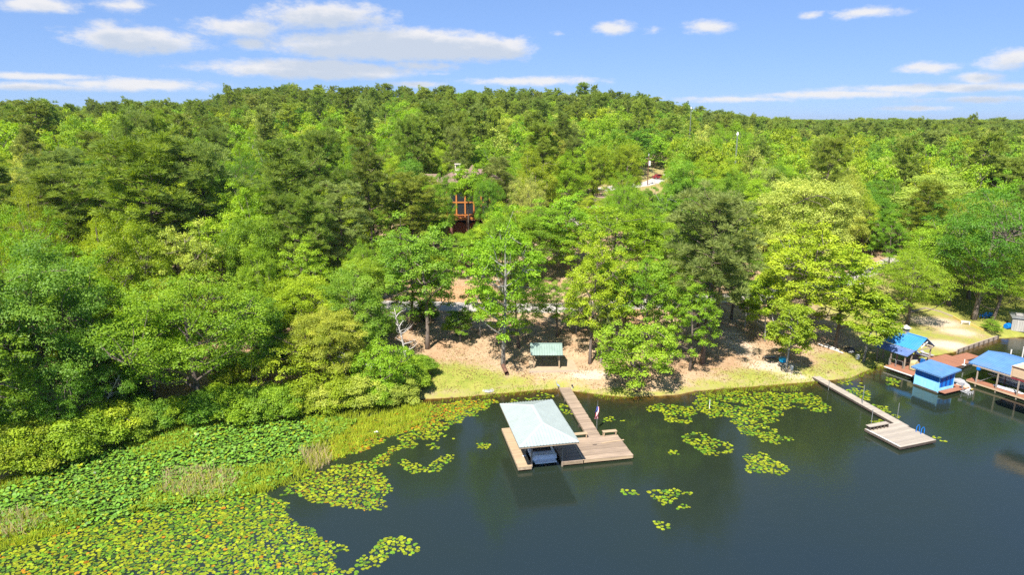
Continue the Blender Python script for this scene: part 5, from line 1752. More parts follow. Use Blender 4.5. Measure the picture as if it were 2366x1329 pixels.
# deck platform (things stand on it)
wk = thing('brown_deck', 'reddish brown deck joining the blue-roofed shelter and boathouses', 'deck', FO, FA_)
planks(wk, (-1.9, -1.6, .5), (0, 1, 0), (1, 0, 0), 8, .2, 7.2, .05, M_DECKRED, seed=21)
planks(wk, (-2.4, .05, .49), (0, 1, 0), (1, 0, 0), 24, .2, 5.1, .05, M_DECKRED, seed=22)
planks(wk, (-3.1, 4.9, .5), (0, 1, 0), (1, 0, 0), 15, .2, 5.6, .05, M_DECKRED, seed=23)
planks(wk, (-1.2, 7.95, .5), (0, 1, 0), (1, 0, 0), 11, .2, 3.5, .05, M_DECKRED, seed=24)
planks(wk, (-.3, 10.2, .5), (0, 1, 0), (1, 0, 0), 16, .2, 1.8, .05, M_DECKRED, seed=25)
MB().beam((-1.95, -1.63, .40), (5.3, -1.63, .40), .05, .14).build('edge_trim', M_WHITE, wk)
for (a_, b_) in (((2.68, 0), (2.68, 7.9)), ((2.4, 8.0), (2.4, 10.1)), ((1.5, 10.3), (1.5, 13.3))):
    MB().beam((a_[0], a_[1], .34), (b_[0], b_[1], .34), .06, .26).build('stringer', M_DARKWOOD, wk)
for (u, v) in ((-1.6, -1.4), (1, -1.4), (3.5, -1.4), (2.4, 2), (2.4, 5), (2.2, 9), (1.2, 12)):
    MB().tube([(u, v, -2), (u, v, .4)], .09, 8).build('piling', M_DARKWOOD, wk)

cb = thing('dock_shelter', 'open dock shelter with a steep bright blue gable roof and small cupola', 'shelter', FO, FA_)
def Lp(p, z):
    u, v = inv(p); return (u, v, z)
# ridge runs local x from -3.9 to .6 ; main eaves at v=.6 and v=4.6
u0, u1 = -4.2, .45
seam_slope([(u0, .75, 2.95), (u1, .75, 2.95), (u1, 2.75, 4.35), (u0, 2.75, 4.35)], M_ROOF_BLUE, cb, pitch=.3)
seam_slope([(u1, 4.75, 2.95), (u0, 4.75, 2.95), (u0, 2.75, 4.35), (u1, 2.75, 4.35)], M_ROOF_BLUE, cb, pitch=.3)
cap((u0, 2.75, 4.36), (u1, 2.75, 4.36), cb, M_ROOF_BLUE, .3)
seam_slope([(u0 - .2, -.75, 2.35), (u1 - .1, -.75, 2.35), (u1 - .1, .72, 2.90), (u0 - .2, .72, 2.90)], M_ROOF_NAVY, cb, name='lean_to_slope', pitch=.3)
seam_slope([(-.9, 4.9, 3.2), (-2.1, 4.9, 3.2), (-1.5, 3.4, 4.0)], M_ROOF_BLUE, cb, name='dormer_slope')
cu = MB().box((-2.55, 2.75, 4.55), (.62, .62, .75)).build('cupola', M_SHED, cb)
for z in (4.5, 4.62, 4.74):
    MB().box((-2.55, 2.75, z), (.66, .66, .04)).build('louvre', M_POST, cu)
MB().add([(-3.05, 2.25, 4.9), (-2.05, 2.25, 4.9), (-2.05, 3.25, 4.9), (-3.05, 3.25, 4.9), (-2.55, 2.75, 5.4)], [(0, 1, 4), (1, 2, 4), (2, 3, 4), (3, 0, 4), (3, 2, 1, 0)]).build('cupola_roof', simple('grey_shingle', (.45, .42, .38), .9, .2, 4, .2), cu)
for u in (-3.9, -1.95, 0.0):
    for (v, top) in ((-.5, 2.36), (.75, 2.80), (4.55, 2.86)):
        MB().box((u, v, .5 + (top - .5) / 2), (.14, .14, top - .5)).build('post', M_POST, cb)
for v, z in ((-.5, 2.38), (.78, 2.72), (4.55, 2.80)):
    MB().beam((u0 + .15, v, z - .04), (u1 - .2, v, z - .04), .09, .16).build('beam', M_POST, cb)
for u in (u0 + .15, u1 - .15):
    MB().beam((u, .9, 2.84), (u, 4.6, 2.84), .08, .14).build('tie_beam', M_POST, cb)
    MB().beam((u, .85, 2.92), (u, 2.72, 4.22), .07, .12).build('rafter', M_WHITE, cb)
    MB().beam((u, 4.65, 2.92), (u, 2.78, 4.22), .07, .12).build('rafter', M_POST, cb)
MB().beam((u1 - .16, 2.0, 3.1), (u1 - .16, 3.2, 3.75), .08, .12).build('brace', M_WHITE, cb)
MB().beam((u1 - .16, 3.3, 3.1), (u1 - .16, 2.6, 3.75), .08, .12).build('brace', M_POST, cb)
rl = thing('pipe_railing', 'bent white pipe railing at the front of the blue-roofed shelter', 'railing', fr(-1.5, -.62, .5), FA_)
for x in (-.55, .45):
    MB().tube([(x, 0, 0), (x, 0, .85), (x + .1, 0, .95), (x + .8, 0, .95), (x + .9, 0, .85), (x + .9, 0, 0)], .03, 7).build('rail_hoop', M_GREYMETAL, rl)
# things under and beside it
def deck_chair(u, v, rz, mat, lab, z=.5, world=None, group=None):
    t = thing('lawn_chair' if world else 'deck_chair', lab, 'chair', world or fr(u, v, z), rz, group)
    for k in range(5):
        MB().box((0, -.22 + k * .11, .36 - .012 * k), (.5, .10, .03)).build('seat_slat', mat, t)
    for k in range(5):
        MB().box((-.22 + k * .11, .33, .72), (.10, .03, .78 - abs(k - 2) * .06), 0, R(-18)).build('back_slat', mat, t)
    for x in (-.3, .3):
        MB().box((x, -.02, .56), (.12, .62, .03)).build('arm', mat, t)
        MB().box((x, -.26, .27), (.05, .09, .54)).build('leg', mat, t)
        MB().box((x, .26, .25), (.05, .09, .5), 0, R(-12)).build('leg', mat, t)
deck_chair(.25, 3.0, FA_ + R(200), M_BLUE, 'blue slatted chair in the open gable end of the dock shelter')
t = thing('patio_table', 'green patio table under the gable of the blue-roofed shelter', 'table', fr(-.5, 3.9, .5), FA_)
MB().tube([(0, 0, .70), (0, 0, .74)], .55, 16).build('table_top', simple('olive_top', (.35, .36, .10), .5, .1, 2, .4), t)
for a0 in (0.8, 2.4, 3.9, 5.5):
    MB().tube([(math.cos(a0) * .4, math.sin(a0) * .4, 0), (math.cos(a0) * .36, math.sin(a0) * .36, .70)], .025, 6).build('leg', M_GREYMETAL, t)
t = thing('red_cooler', 'small red cooler beside the blue slatted chair', 'cooler', fr(.1, 3.8, .5), FA_ + .3)
MB().box((0, 0, .17), (.5, .34, .34)).build('box', M_RED, t); MB().box((0, 0, .365), (.52, .36, .05)).build('lid', M_WHITE, t)
t = thing('folding_chair', 'grey folding chair at the front corner of the dock shelter', 'chair', fr(.2, 1.6, .5), FA_ + R(60))
MB().box((0, 0, .42), (.5, .45, .04)).build('seat', M_GREYTARP, t)
MB().box((0, .24, .72), (.5, .04, .4), 0, R(-12)).build('backrest', M_GREYTARP, t)
for x in (-.23, .23):
    MB().beam((x, -.25, 0), (x, .25, .5), .03, .03).build('leg', M_GREYMETAL, t); MB().beam((x, .25, 0), (x, -.22, .5), .03, .03).build('leg', M_GREYMETAL, t)
t = thing('storage_hood', 'olive yellow rounded cabinet at the corner of the blue-roofed shelter', 'cabinet', fr(.75, .35, .5), FA_)
b = MB(); prof = [(-.42, .1), (-.42, .95), (-.36, 1.12), (-.22, 1.24), (0, 1.28), (.22, 1.24), (.36, 1.12), (.42, .95), (.42, .1)]
vs = [(-.3, x, z) for x, z in prof] + [(.3, x, z) for x, z in prof]; n = len(prof)
b.add(vs, [tuple(range(n)), tuple(range(2 * n - 1, n - 1, -1))] + [(k, n + k, n + (k + 1) % n, (k + 1) % n) for k in range(n)])
b.build('shell', M_BEIGE, t)
for x in (-.22, .22):
    for y in (-.32, .32):
        MB().box((x, y, .05), (.09, .09, .1)).build('foot', M_DARK, t)
t = thing('upturned_canoe', 'tan upturned canoe on the deck behind the blue hut', 'canoe', fr(1.7, 1.5, .52), FA_ + R(70))
MB().tube([(-1.6, 0, .08), (-1.1, 0, .16), (0, 0, .2), (1.1, 0, .16), (1.6, 0, .08)], [.03, .26, .36, .26, .03], 10).build('hull', M_TAN, t, True)
MB().tube([(-1.6, 0, .12), (-.8, 0, .44), (0, 0, .55), (.8, 0, .44), (1.6, 0, .12)], .025, 5).build('keel', M_TIMBER, t)
for k, (u, v, lab) in enumerate([(-1.9, 6.1, 'grey lounge chair nearest the blue-roofed shelter on the brown deck'), (-1.9, 7.2, 'grey lounge chair farther from the shelter on the brown deck')]):
    t = thing('lounge_chair', lab, 'lounger', fr(u, v, .5), FA_ + R(90))
    for j in range(9):
        MB().box((0, -.75 + j * .15, .30), (.58, .13, .025)).build('slat', M_GREYTARP, t)
    MB().box((0, .80, .42), (.58, .55, .03), 0, R(28)).build('backrest', M_GREYTARP, t)
    for x in (-.25, .25):
        for y in (-.6, .5):
            MB().box((x, y, .145), (.05, .05, .29)).build('leg', M_GREYMETAL, t)
t = thing('dock_cleat_post', 'short white post with a base plate at the inner corner of the brown deck', 'post', fr(2.52, 8.05, .5), FA_)
MB().tube([(0, 0, .02), (0, 0, .75), (0, 0, .8)], [.06, .05, .02], 8).build('post', M_WHITE, t); MB().box((0, 0, .01), (.42, .32, .04)).build('base_plate', M_WHITE, t)

# blue hut
ht = thing('dock_hut', 'small two-tone blue hut with a flat sloping blue metal roof over the water', 'hut', (0, 0, 0))
ha = math.atan2(76.26 - 79.02, 50.94 - 49.72)
ht.location = (49.72, 79.02, 0); ht.rotation_euler = (0, 0, ha)
W_, D_ = 3.02, 2.55       # long side faces the lake, local -y
for nm, mt, z0, z1, e in (('lower_wall', M_PALEBLUE, .22, 1.38, .0), ('upper_wall', M_BLUE, 1.38, 2.30, .012)):
    for (a_, b_) in (((0, 0), (W_, 0)), ((W_, 0), (W_, D_)), ((W_, D_), (0, D_)), ((0, D_), (0, 0))):
        mx, my = (a_[0] + b_[0]) / 2, (a_[1] + b_[1]) / 2
        L = abs(a_[0] - b_[0]) + abs(a_[1] - b_[1])
        n = max(1, round(L / .38))
        for k in range(n):   # boards
            f = (k + .5) / n
            x = a_[0] + (b_[0] - a_[0]) * f; y = a_[1] + (b_[1] - a_[1]) * f
            sx = L / n - .012
            horiz = a_[1] == b_[1]
            low = z0
            if nm == 'upper_wall' and a_[0] == W_ and b_[0] == W_:
                low = .75
            zt = z1 + (.16 * (y / D_) if nm == 'upper_wall' else 0)
            if nm == 'lower_wall' and a_[0] == W_ and b_[0] == W_:
                zt = .75
            MB().box((x, y, (low + zt) / 2), (sx if horiz else .06 + e, .06 + e if horiz else sx, zt - low)).build('wall_board', mt, ht)
for k in range(3):
    MB().box((W_ + .045, .45 + k * .75, 1.5), (.03, .30, 1.35)).build('shutter', simple('deep_blue_paint', (.0, .06, .33), .5, .1, 2, .4) if k == 0 else bpy.data.materials['deep_blue_paint'], ht)
for (x, y) in ((0, 0), (W_, 0), (W_, D_), (0, D_)):
    MB().box((x + (.03 if x else -.03), y + (.03 if y else -.03), 1.2), (.09, .09, 2.1)).build('corner_board', M_PALEBLUE, ht)
seam_slope([(-.45, -.5, 2.38), (W_ + .5, -.5, 2.38), (W_ + .5, D_ + .5, 2.78), (-.45, D_ + .5, 2.78)], M_ROOF_BLUE2, ht, pitch=.26)
MB().beam((-.42, -.46, 2.28), (W_ + .46, -.46, 2.28), .04, .12).build('fascia', M_ROOF_BLUE2, ht)
MB().beam((W_ + .46, -.46, 2.27), (W_ + .46, D_ + .46, 2.68), .04, .14).build('fascia', M_ROOF_BLUE2, ht)
MB().box((W_ / 2, D_ / 2, .12), (W_ + .1, D_ + .1, .2)).build('float', M_DARKWOOD, ht)
for (x, y) in ((.3, .3), (W_ - .3, .3), (.3, D_ - .3), (W_ - .3, D_ - .3)):
    MB().tube([(x, y, -2), (x, y, .05)], .1, 8).build('piling', M_DARKWOOD, ht)
fd = thing('finger_dock', 'reddish brown finger dock at the open end of the blue hut', 'dock', (49.72, 79.02, 0), ha)
planks(fd, (W_ + .12, -.1, .42), (1, 0, 0), (0, 1, 0), 4, .2, 4.5, .06, M_DECKRED, seed=31)
planks(fd, (W_ - 1.4, 3.2, .415), (0, 1, 0), (1, 0, 0), 4, .2, 1.5, .06, M_DECKRED, seed=32)
MB().beam((W_ + .14, -.08, .30), (W_ + .14, 4.35, .30), .05, .2).build('stringer', M_DARKWOOD, fd)
MB().box((W_ + .5, 4.38, .36), (.5, .18, .2)).build('bumper', M_WHITE, fd)
for y in (.5, 2.4, 4.2):
    MB().tube([(W_ + .5, y, -2), (W_ + .5, y, .33)], .08, 8).build('piling', M_DARKWOOD, fd)
hl = Matrix.Translation((49.72, 79.02, 0)) @ Matrix.Rotation(ha, 4, 'Z')
def hp(x, y, z=0):
    return hl @ Vector((x, y, z))
t = thing('outboard_motor', 'white outboard motor and boarding rails on the end of the finger dock', 'motor', hp(W_ + .75, 3.2, .45), ha)
MB().box((0, 0, .55), (.3, .34, .36)).build('cowl', M_GREYTARP, t); MB().tube([(0, 0, .4), (.1, 0, -.4)], [.1, .06], 7).build('shaft', M_GREYMETAL, t)
for y in (-.35, .05, .45):
    MB().tube([(.1, y, -.2), (1.05, y + .1, -.3)], .055, 8).build('rail_tube', M_GREYTARP, t)
    MB().tube([(1.0, y + .1, -.5), (1.0, y + .1, -.05)], .07, 8).build('end_float', M_GREYTARP, t)
t = thing('covered_jet_ski', 'grey and white covered watercraft moored behind the blue hut', 'watercraft', hp(W_ - .55, 4.75, .08), ha - R(5))
t.scale = (.85, .85, .8)
MB().tube([(-1.5, 0, .25), (-1.1, 0, .38), (-.3, 0, .52), (.5, 0, .46), (1.3, 0, .30), (1.75, 0, .22)], [.15, .46, .52, .5, .38, .06], 12).build('cover', M_GREYTARP, t, True)
MB().tube([(-1.5, 0, .1), (0, 0, .08), (1.3, 0, .12), (1.8, 0, .2)], [.45, .56, .42, .05], 12).build('hull', M_OFFWHITE, t, True)
MB().tube([(-.9, -.05, .82), (-.1, .0, 1.04), (.5, .12, .95), (.9, .1, .72)], [.05, .13, .12, .05], 9).build('seat_cover', M_GREYTARP, t, True)
pk = on_plane(2230, 898, .1)
t = thing('floating_net_bag', 'teardrop shaped tan and white float drifting off the finger dock', 'float', (pk.x, pk.y, 0), R(-33))
MB().tube([(0, 1.2, .22), (0, .9, .14), (0, .3, .05), (0, -.3, .03), (0, -.75, .08)], [.02, .2, .46, .5, .2], 14).build('shell', M_OFFWHITE, t, True)
MB().tube([(0, .25, .22), (0, -.3, .26), (0, -.7, .2)], [.3, .40, .16], 12).build('pad', M_TAN, t, True)
# paddle and small yellow float
o = MB().tube([(-.3, 0, .06), (0, 0, .1), (.3, 0, .06)], [.03, .12, .03], 8).build('yellow_float', M_YELLOW, None, True); o.location = hp(W_ + .9, 4.75, .05); o.rotation_euler = (0, 0, ha + 1)
tag(o, 'small yellow float at the tip of the grey covered watercraft', 'float')

# right boathouse
rb = thing('lake_boathouse', 'boathouse with a pale blue metal roof at the right picture edge', 'boathouse', FO, FA_)
uL, vE, vR = 5.47, 3.45, 7.36
LEN = 9.0
seam_slope([(uL, vE, 2.6), (uL + LEN, vE, 2.6), (uL + LEN, vR, 3.5), (uL, vR, 3.5)], M_ROOF_BLUE2, rb, pitch=.3)
seam_slope([(uL + LEN, 2 * vR - vE, 2.6), (uL, 2 * vR - vE, 2.6), (uL, vR, 3.5), (uL + LEN, vR, 3.5)], M_ROOF_BLUE2, rb, pitch=.3)
cap((uL, vR, 3.51), (uL + LEN, vR, 3.51), rb, M_ROOF_BLUE2, .3)
MB().beam((uL + .03, vE + .04, 2.5), (uL + LEN, vE + .04, 2.5), .04, .12).build('fascia', M_ROOF_BLUE2, rb)
d0, d1 = inv((56.65, 79.52)), inv((59.17, 73.46))
vD = d0[1] - .05
planks(rb, (d0[0] - .2, vD, .5), (0, 1, 0), (1, 0, 0), 7, .2, 8.6, .06, M_DECKRED, seed=41)
MB().beam((d0[0] - .2, vD + .02, .36), (d0[0] + 8.4, vD + .02, .36), .05, .2).build('stringer', M_TAN, rb)
planks(rb, (d0[0] - .2, vD + 5.2, .5), (0, 1, 0), (1, 0, 0), 5, .2, 8.6, .06, M_PLANK_GREY, seed=42)
for u in (d0[0] + .9, d0[0] + 3.2, d0[0] + 5.5, d0[0] + 7.8):
    for v in (vD + .12, vD + 5.3):
        MB().box((u, v, .5), (.13, .13, 4.2)).build('post', M_POST, rb)
for v in (vD + .12, vD + 5.3):
    MB().beam((d0[0] + .2, v, 2.5), (d0[0] + 8.4, v, 2.5), .09, .16).build('beam', M_POST, rb)
for z in (.9, 1.25, 1.6, 1.95):
    MB().box((d0[0] + 4.6, vD + 5.2, z), (7.4, .05, .30)).build('back_slat', M_SHED, rb)
for u in (d0[0] + 3.2, d0[0] + 5.5):
    MB().box((u, vD + 1.8, 1.0), (.12, .12, 1.3)).build('lift_post', M_RUST, rb)
MB().beam((d0[0] + 1.2, vD + 1.8, 1.45), (d0[0] + 8.2, vD + 1.8, 1.45), .1, .12).build('lift_beam', M_GREYMETAL, rb)
MB().beam((d0[0] + 1.0, vD + .3, .55), (d0[0] + 2.0, vD + 1.8, 1.4), .05, .05).build('brace', M_GREYMETAL, rb)
MB().box((d0[0] + .95, vD + .12, 2.3), (.34, .34, .34)).build('winch_cover', M_BLUE, rb)
pp = fr(d0[0] + 4.8, vD + 3.5, .42)
t = thing('lift_boat', 'pale grey pontoon boat on the lift inside the pale blue roofed boathouse', 'boat', pp, FA_)
for y in (-.75, .75):
    MB().tube([(-3, y, .25), (-2.7, y, .2), (2.6, y, .2), (3.1, y, .35)], [.1, .27, .27, .08], 10).build('pontoon', M_GREYMETAL, t, True)
MB().box((0, 0, .52), (5.6, 2.1, .1)).build('deck', M_GREYTARP, t)
for y in (-1.0, 1.0):
    MB().box((.2, y, .9), (5.0, .04, .55)).build('side_panel', M_OFFWHITE, t)
    MB().tube([(-2.3, y, 1.2), (2.7, y, 1.2)], .025, 6).build('rail', M_GREYMETAL, t)
MB().box((-1.6, 0, .85), (.9, 1.5, .5)).build('seat', M_SEAT, t)
MB().box((1.2, .45, .95), (.5, .6, .8)).build('console', M_OFFWHITE, t)
# paddle board on the dock
sa, sb = on_plane(2296, 891, .55), on_plane(2364, 911, .55)
t = thing('paddle_board', 'white paddle board lying on the dock of the right boathouse', 'paddle board', ((sa.x + sb.x) / 2, (sa.y + sb.y) / 2, .56), math.atan2(sb.y - sa.y, sb.x - sa.x))
prof = [(-1.6, .04), (-1.5, .2), (-1.1, .36), (-.3, .43), (.5, .42), (1.1, .32), (1.5, .16), (1.62, .03)]
def board(x0, x1, z, mat, nm, sc=1.0):
    pts = [(x, w_ * sc) for x, w_ in prof]
    xs = [x0] + [x for x, _ in pts if x0 < x < x1] + [x1]
    ys = [np.interp(x, [q[0] for q in pts], [q[1] for q in pts]) for x in xs]
    top = [(x, y, z) for x, y in zip(xs, ys)] + [(x, -y, z) for x, y in reversed(list(zip(xs, ys)))]
    MB().slab(list(reversed(top)), .09).build(nm, mat, t)
board(-1.6, 1.62, .09, M_WHITE, 'hull'); board(-1.5, -.42, .101, simple('lavender_pad', (.44, .46, .60), .7, .08, 2, .3), 'deck_pad', .93)
for y in (-.05, .07):
    MB().box((-1.25, y, .115), (.12, .05, .02)).build('pad_bolt', M_DARK, t)
# raised tan box at the picture edge
t = thing('raised_swim_deck', 'tan framed upper box deck at the right picture edge beside the pale blue roof', 'platform', Vector((fr(11.25, 2.82).x * .945, fr(11.25, 2.82).y * .945, 1.62)), FA_)
MB().box((1.6, 0, 3.05), (3.2, 2.4, .1)).build('floor', M_RUST, t)
for (x, y) in ((0.05, -1.15), (0.05, 1.15), (3.1, -1.15), (3.1, 1.15), (1.6, -1.15)):
    MB().box((x, y, 3.66), (.12, .12, 1.3)).build('post', M_TAN, t)
for y in (-1.16, 1.16):
    MB().box((1.6, y, 3.62), (2.92, .05, .95)).build('side_panel', M_TAN, t)
    MB().beam((0, y, 4.2), (3.2, y, 4.2), .14, .1).build('top_rail', M_RUST, t)
MB().box((.04, 0, 3.62), (.05, 2.2, .95)).build('end_panel', M_TAN, t)
MB().beam((.02, -1.2, 4.2), (.02, 1.2, 4.2), .16, .1).build('top_rail', M_WHITE, t)
MB().slab([(.1, -1.1, 4.16), (3.1, -1.1, 4.16), (3.1, 1.1, 4.16), (.1, 1.1, 4.16)], .06).build('cover', M_TAN, t)
MB().beam((.1, -1.2, 2.93), (3.15, -1.2, 2.93), .08, .12).build('floor_beam', M_RED, t)
for y in (-1.15, 1.15):
    MB().box((3.1, y, .2), (.16, .16, 5.4)).build('support_post', M_POST, t)
for (px, py, tpy, lab) in [(2334, 826, 809, 'shorter white pole in the cove behind the pale blue roof'), (2360, 835, 803, 'taller white pole in the cove behind the pale blue roof')]:
    pole(px, py, tpy, lab, .09, M_OFFWHITE)

# ------------------------------------------------------------------ lawn at the right
bw = thing('bulkhead', 'low timber retaining wall along the lawn edge of the right cove', 'retaining wall', (0, 0, 0))
bpts = [Vector((62.6, 91.0, 0)), Vector((67.5, 94.1, 0)), Vector((72.4, 97.1, 0))]
for a_, b_ in zip(bpts[:-1], bpts[1:]):
    for k, z in enumerate((.0, .22, .44)):
        MB().beam((a_.x, a_.y, z), (b_.x, b_.y, z), .2 - .01 * k, .21).build('timber', M_POST, bw)
n = 9
for k in range(n):
    p = bpts[0].lerp(bpts[2], k / (n - 1)) + Vector((.09, -.15, 0))
    MB().tube([(p.x, p.y, -1.4), (p.x, p.y, .52)], .09, 7).build('post', M_DARKWOOD, bw)
ed = thing('edging_timbers', 'line of brown and yellow edging timbers across the sandy lawn', 'edging', (0, 0, 0))
epx = [(2104, 722), (2138, 714), (2172, 722), (2202, 734), (2222, 745), (2245, 752), (2272, 765)]
eg = [ground(*q) for q in epx]
for k, (a_, b_) in enumerate(zip(eg[:-1], eg[1:])):
    MB().beam((a_.x, a_.y, a_.z + .1), (b_.x, b_.y, b_.z + .1), .18, .24).build('timber', M_POST if k in (0, 1, 2) else M_YELLOW, ed)
p = ground(2230, 750)
t = thing('lawn_bench', 'small white plastic bench beside the edging timbers', 'bench', (p.x, p.y, p.z), R(-18))
MB().box((0, 0, .46), (1.25, .36, .05)).build('seat', M_WHITE, t); MB().box((0, 0, .22), (1.0, .05, .06)).build('stretcher', M_WHITE, t)
for x in (-.52, .52):
    for y in (-.13, .13):
        MB().box((x, y, .217), (.08, .07, .43)).build('leg', M_WHITE, t)
for k, (px, py, lab) in enumerate([(2270, 736, 'left one of two blue chairs under the leaning lawn trees'), (2284, 736, 'right one of two blue chairs under the leaning lawn trees')]):
    p = ground(px, py)
    deck_chair(0, 0, R(200 - k * 30), M_BLUE, lab, world=(p.x, p.y, p.z), group='blue chairs on the lawn')
p = ground(2328, 760)
t = thing('blue_barrel', 'dark blue barrel lying beside the grey shed', 'barrel', (p.x, p.y, p.z + .42), R(20))
MB().tube([(-.5, 0, 0), (-.46, 0, 0), (-.2, 0, 0), (.2, 0, 0), (.46, 0, 0), (.5, 0, 0)], [.36, .42, .44, .44, .42, .36], 14).build('drum', M_BLUE, t)
for x in (-.2, .2):
    MB().tube([(x - .03, 0, 0), (x + .03, 0, 0)], .465, 14).build('hoop', M_BLUE, t)
sp0 = ground(2336, 764)
t = thing('lake_shed', 'low grey weathered shed on the shore at the right picture edge', 'shed', (sp0.x, sp0.y, sp0.z), R(-28))
for k in range(14):
    MB().box((.15 + k * .3, 0, .95), (.29, .05, 2.0)).build('wall_board', M_SHED, t)
for k in range(10):
    MB().box((-.02, .15 + k * .3, .95), (.05, .29, 2.0)).build('wall_board', M_SHED, t)
MB().box((2.1, 3.0, .95), (4.2, .05, 2.0)).build('back_wall', M_SHED, t); MB().box((4.22, 1.5, .95), (.05, 3.0, 2.0)).build('side_wall', M_SHED, t)
MB().slab([(-.2, -.2, 2.05), (4.4, -.2, 2.05), (4.4, 3.2, 2.15), (-.2, 3.2, 2.15)], .08).build('roof', M_GREYMETAL, t)
MB().box((.9, 1.2, 2.3), (.9, .7, .3)).build('roof_box', M_SHED, t)
p = ground(2030, 600)
t = thing('gate_post', 'short wooden post at the bend of the lane', 'post', (p.x - 1.5, p.y, hz(p.x - 1.5, p.y)))
MB().box((0, 0, .6), (.16, .16, 1.3)).build('post', M_POST, t); MB().box((0, 0, 1.28), (.2, .2, .06)).build('cap', M_POST, t)

# ------------------------------------------------------------------ houses on the slope
hx, hy = -8.9, 136.0
HG = hz(hx, hy)
hs = thing('timber_house', 'tall house with orange timber frame, stone chimney and brown hipped roofs', 'house', (hx, hy, 0))
DK = 12.6
# body
MB().box((0, 6.2, (HG - 2 + 19.5) / 2), (12.4, 9.0, 19.5 - HG + 2)).build('wall', M_BRICKRED, hs)
# great window bay: posts and rails in cedar with panes between
posts = [-6.1, -4.2, -2.3, -.55, 1.2, 2.7, 4.4, 6.1]
for x in posts:
    MB().box((x, 1.55, (DK + 19.3) / 2), (.28, .26, 19.3 - DK)).build('frame_post', M_ORANGE, hs)
for z in (DK + .5, DK + 3.05, DK + 5.3):
    MB().box((0, 1.58, z), (12.4, .20, .26)).build('frame_rail', M_ORANGE, hs)
for x0, x1 in zip(posts[:-1], posts[1:]):
    for z0, z1 in ((DK + .63, DK + 2.92), (DK + 3.18, DK + 5.17), (DK + 5.43, 19.2)):
        MB().box(((x0 + x1) / 2, 1.66, (z0 + z1) / 2), (x1 - x0 - .28, .04, z1 - z0)).build('window_pane', M_GLASS, hs)
# deck with balusters on arches
MB().box((0, .2, DK - .12), (13.2, 2.8, .2)).build('deck', M_DECKRED, hs)
MB().box((0, -1.22, DK + .22), (13.2, .06, .42)).build('deck_fascia', M_ORANGE, hs)
MB().box((0, -1.2, DK + .98), (13.2, .1, .08)).build('handrail', M_ORANGE, hs)
for k in range(45):
    MB().box((-6.5 + k * .295, -1.2, DK + .7), (.045, .045, .52)).build('baluster', M_DARKWOOD, hs)
for k in range(5):
    MB().box((-6.4 + k * 3.2, -1.1, (HG - 1 + DK - .22) / 2), (.5, .5, DK - .22 - HG + 1)).build('pier', M_BRICKRED, hs)
for k in range(4):
    b = MB(); xm = -4.8 + k * 3.2
    for j in range(8):
        a0, a1 = math.pi * j / 8, math.pi * (j + 1) / 8
        b.add([(xm - 1.35 * math.cos(a0), -1.1, DK - 1.5 + .95 * math.sin(a0)), (xm - 1.35 * math.cos(a1), -1.1, DK - 1.5 + .95 * math.sin(a1)), (xm - 1.35 * math.cos(a1), -1.1, DK - .23), (xm - 1.35 * math.cos(a0), -1.1, DK - .23)], [(0, 1, 2, 3), (3, 2, 1, 0)])
    b.build('arch', M_BRICKRED, hs)
# roofs
def hip(nm, x0, x1, y0, y1, z0, z1, rx0, rx1, mat=M_SHINGLE):
    ym = (y0 + y1) / 2
    return MB().add([(x0, y0, z0), (x1, y0, z0), (x1, y1, z0), (x0, y1, z0), (rx0, ym, z1), (rx1, ym, z1), (x0, y0, z0 - .2), (x1, y0, z0 - .2), (x1, y1, z0 - .2), (x0, y1, z0 - .2)],
                    [(0, 1, 5, 4), (1, 2, 5), (2, 3, 4, 5), (3, 0, 4), (0, 6, 7, 1), (1, 7, 8, 2), (2, 8, 9, 3), (3, 9, 6, 0), (9, 8, 7, 6)]).build(nm, mat, hs)
hip('roof', -6.9, 6.9, .4, 11.4, 19.5, 22.0, -2.2, 3.0)
hip('roof_turret', -1.0, 3.0, -.2, 4.2, 20.6, 23.1, .95, 1.05)
MB().box((-9.4, 7.0, (HG - 1 + 18.6) / 2), (5.6, 7.0, 18.6 - HG + 1)).build('wing_wall', M_BRICKRED, hs)
hip('wing_roof', -12.6, -6.0, 3.0, 11.0, 18.6, 20.9, -10.5, -6.2)
ch = MB().box((-2.1, 4.2, 19.7), (1.05, 1.0, 6.6)).build('chimney', M_STONE, hs)
MB().box((-2.1, 4.2, 23.1), (1.25, 1.2, .16)).build('chimney_cap', M_STONE, ch)
MB().box((-2.1, 3.68, 22.7), (.7, .05, .36)).build('flue_opening', M_DARK, ch)
# neighbour house half hidden by trees
gx, gy = 17.0, 150.0
GG = hz(gx, gy)
h2 = thing('brown_roof_house', 'low house with a brown shingle roof half hidden by trees right of the orange-timbered house', 'house', (gx, gy, 0))
MB().box((0, 3, GG + 1.4), (15, 8, 5.0)).build('wall', M_OFFWHITE, h2)
for x in (-5, -2, 2.5, 5.2):
    f_ = MB().box((x, -1.03, GG + 2.2), (1.4, .08, 1.4)).build('window', M_WHITE, h2)
    MB().box((x, -1.08, GG + 2.2), (1.2, .04, 1.2)).build('pane', M_GLASS, f_)
MB().box((0.3, -1.03, GG + 1.4), (1.0, .08, 2.2)).build('door', M_BRICKRED, h2)
MB().add([(-8.2, -1.9, GG + 3.9), (8.2, -1.9, GG + 3.9), (8.2, 7.9, GG + 3.9), (-8.2, 7.9, GG + 3.9), (-6, 3, GG + 6.4), (6, 3, GG + 6.4)], [(0, 1, 5, 4), (1, 2, 5), (2, 3, 4, 5), (3, 0, 4), (3, 2, 1, 0)]).build('roof', M_SHINGLE, h2)

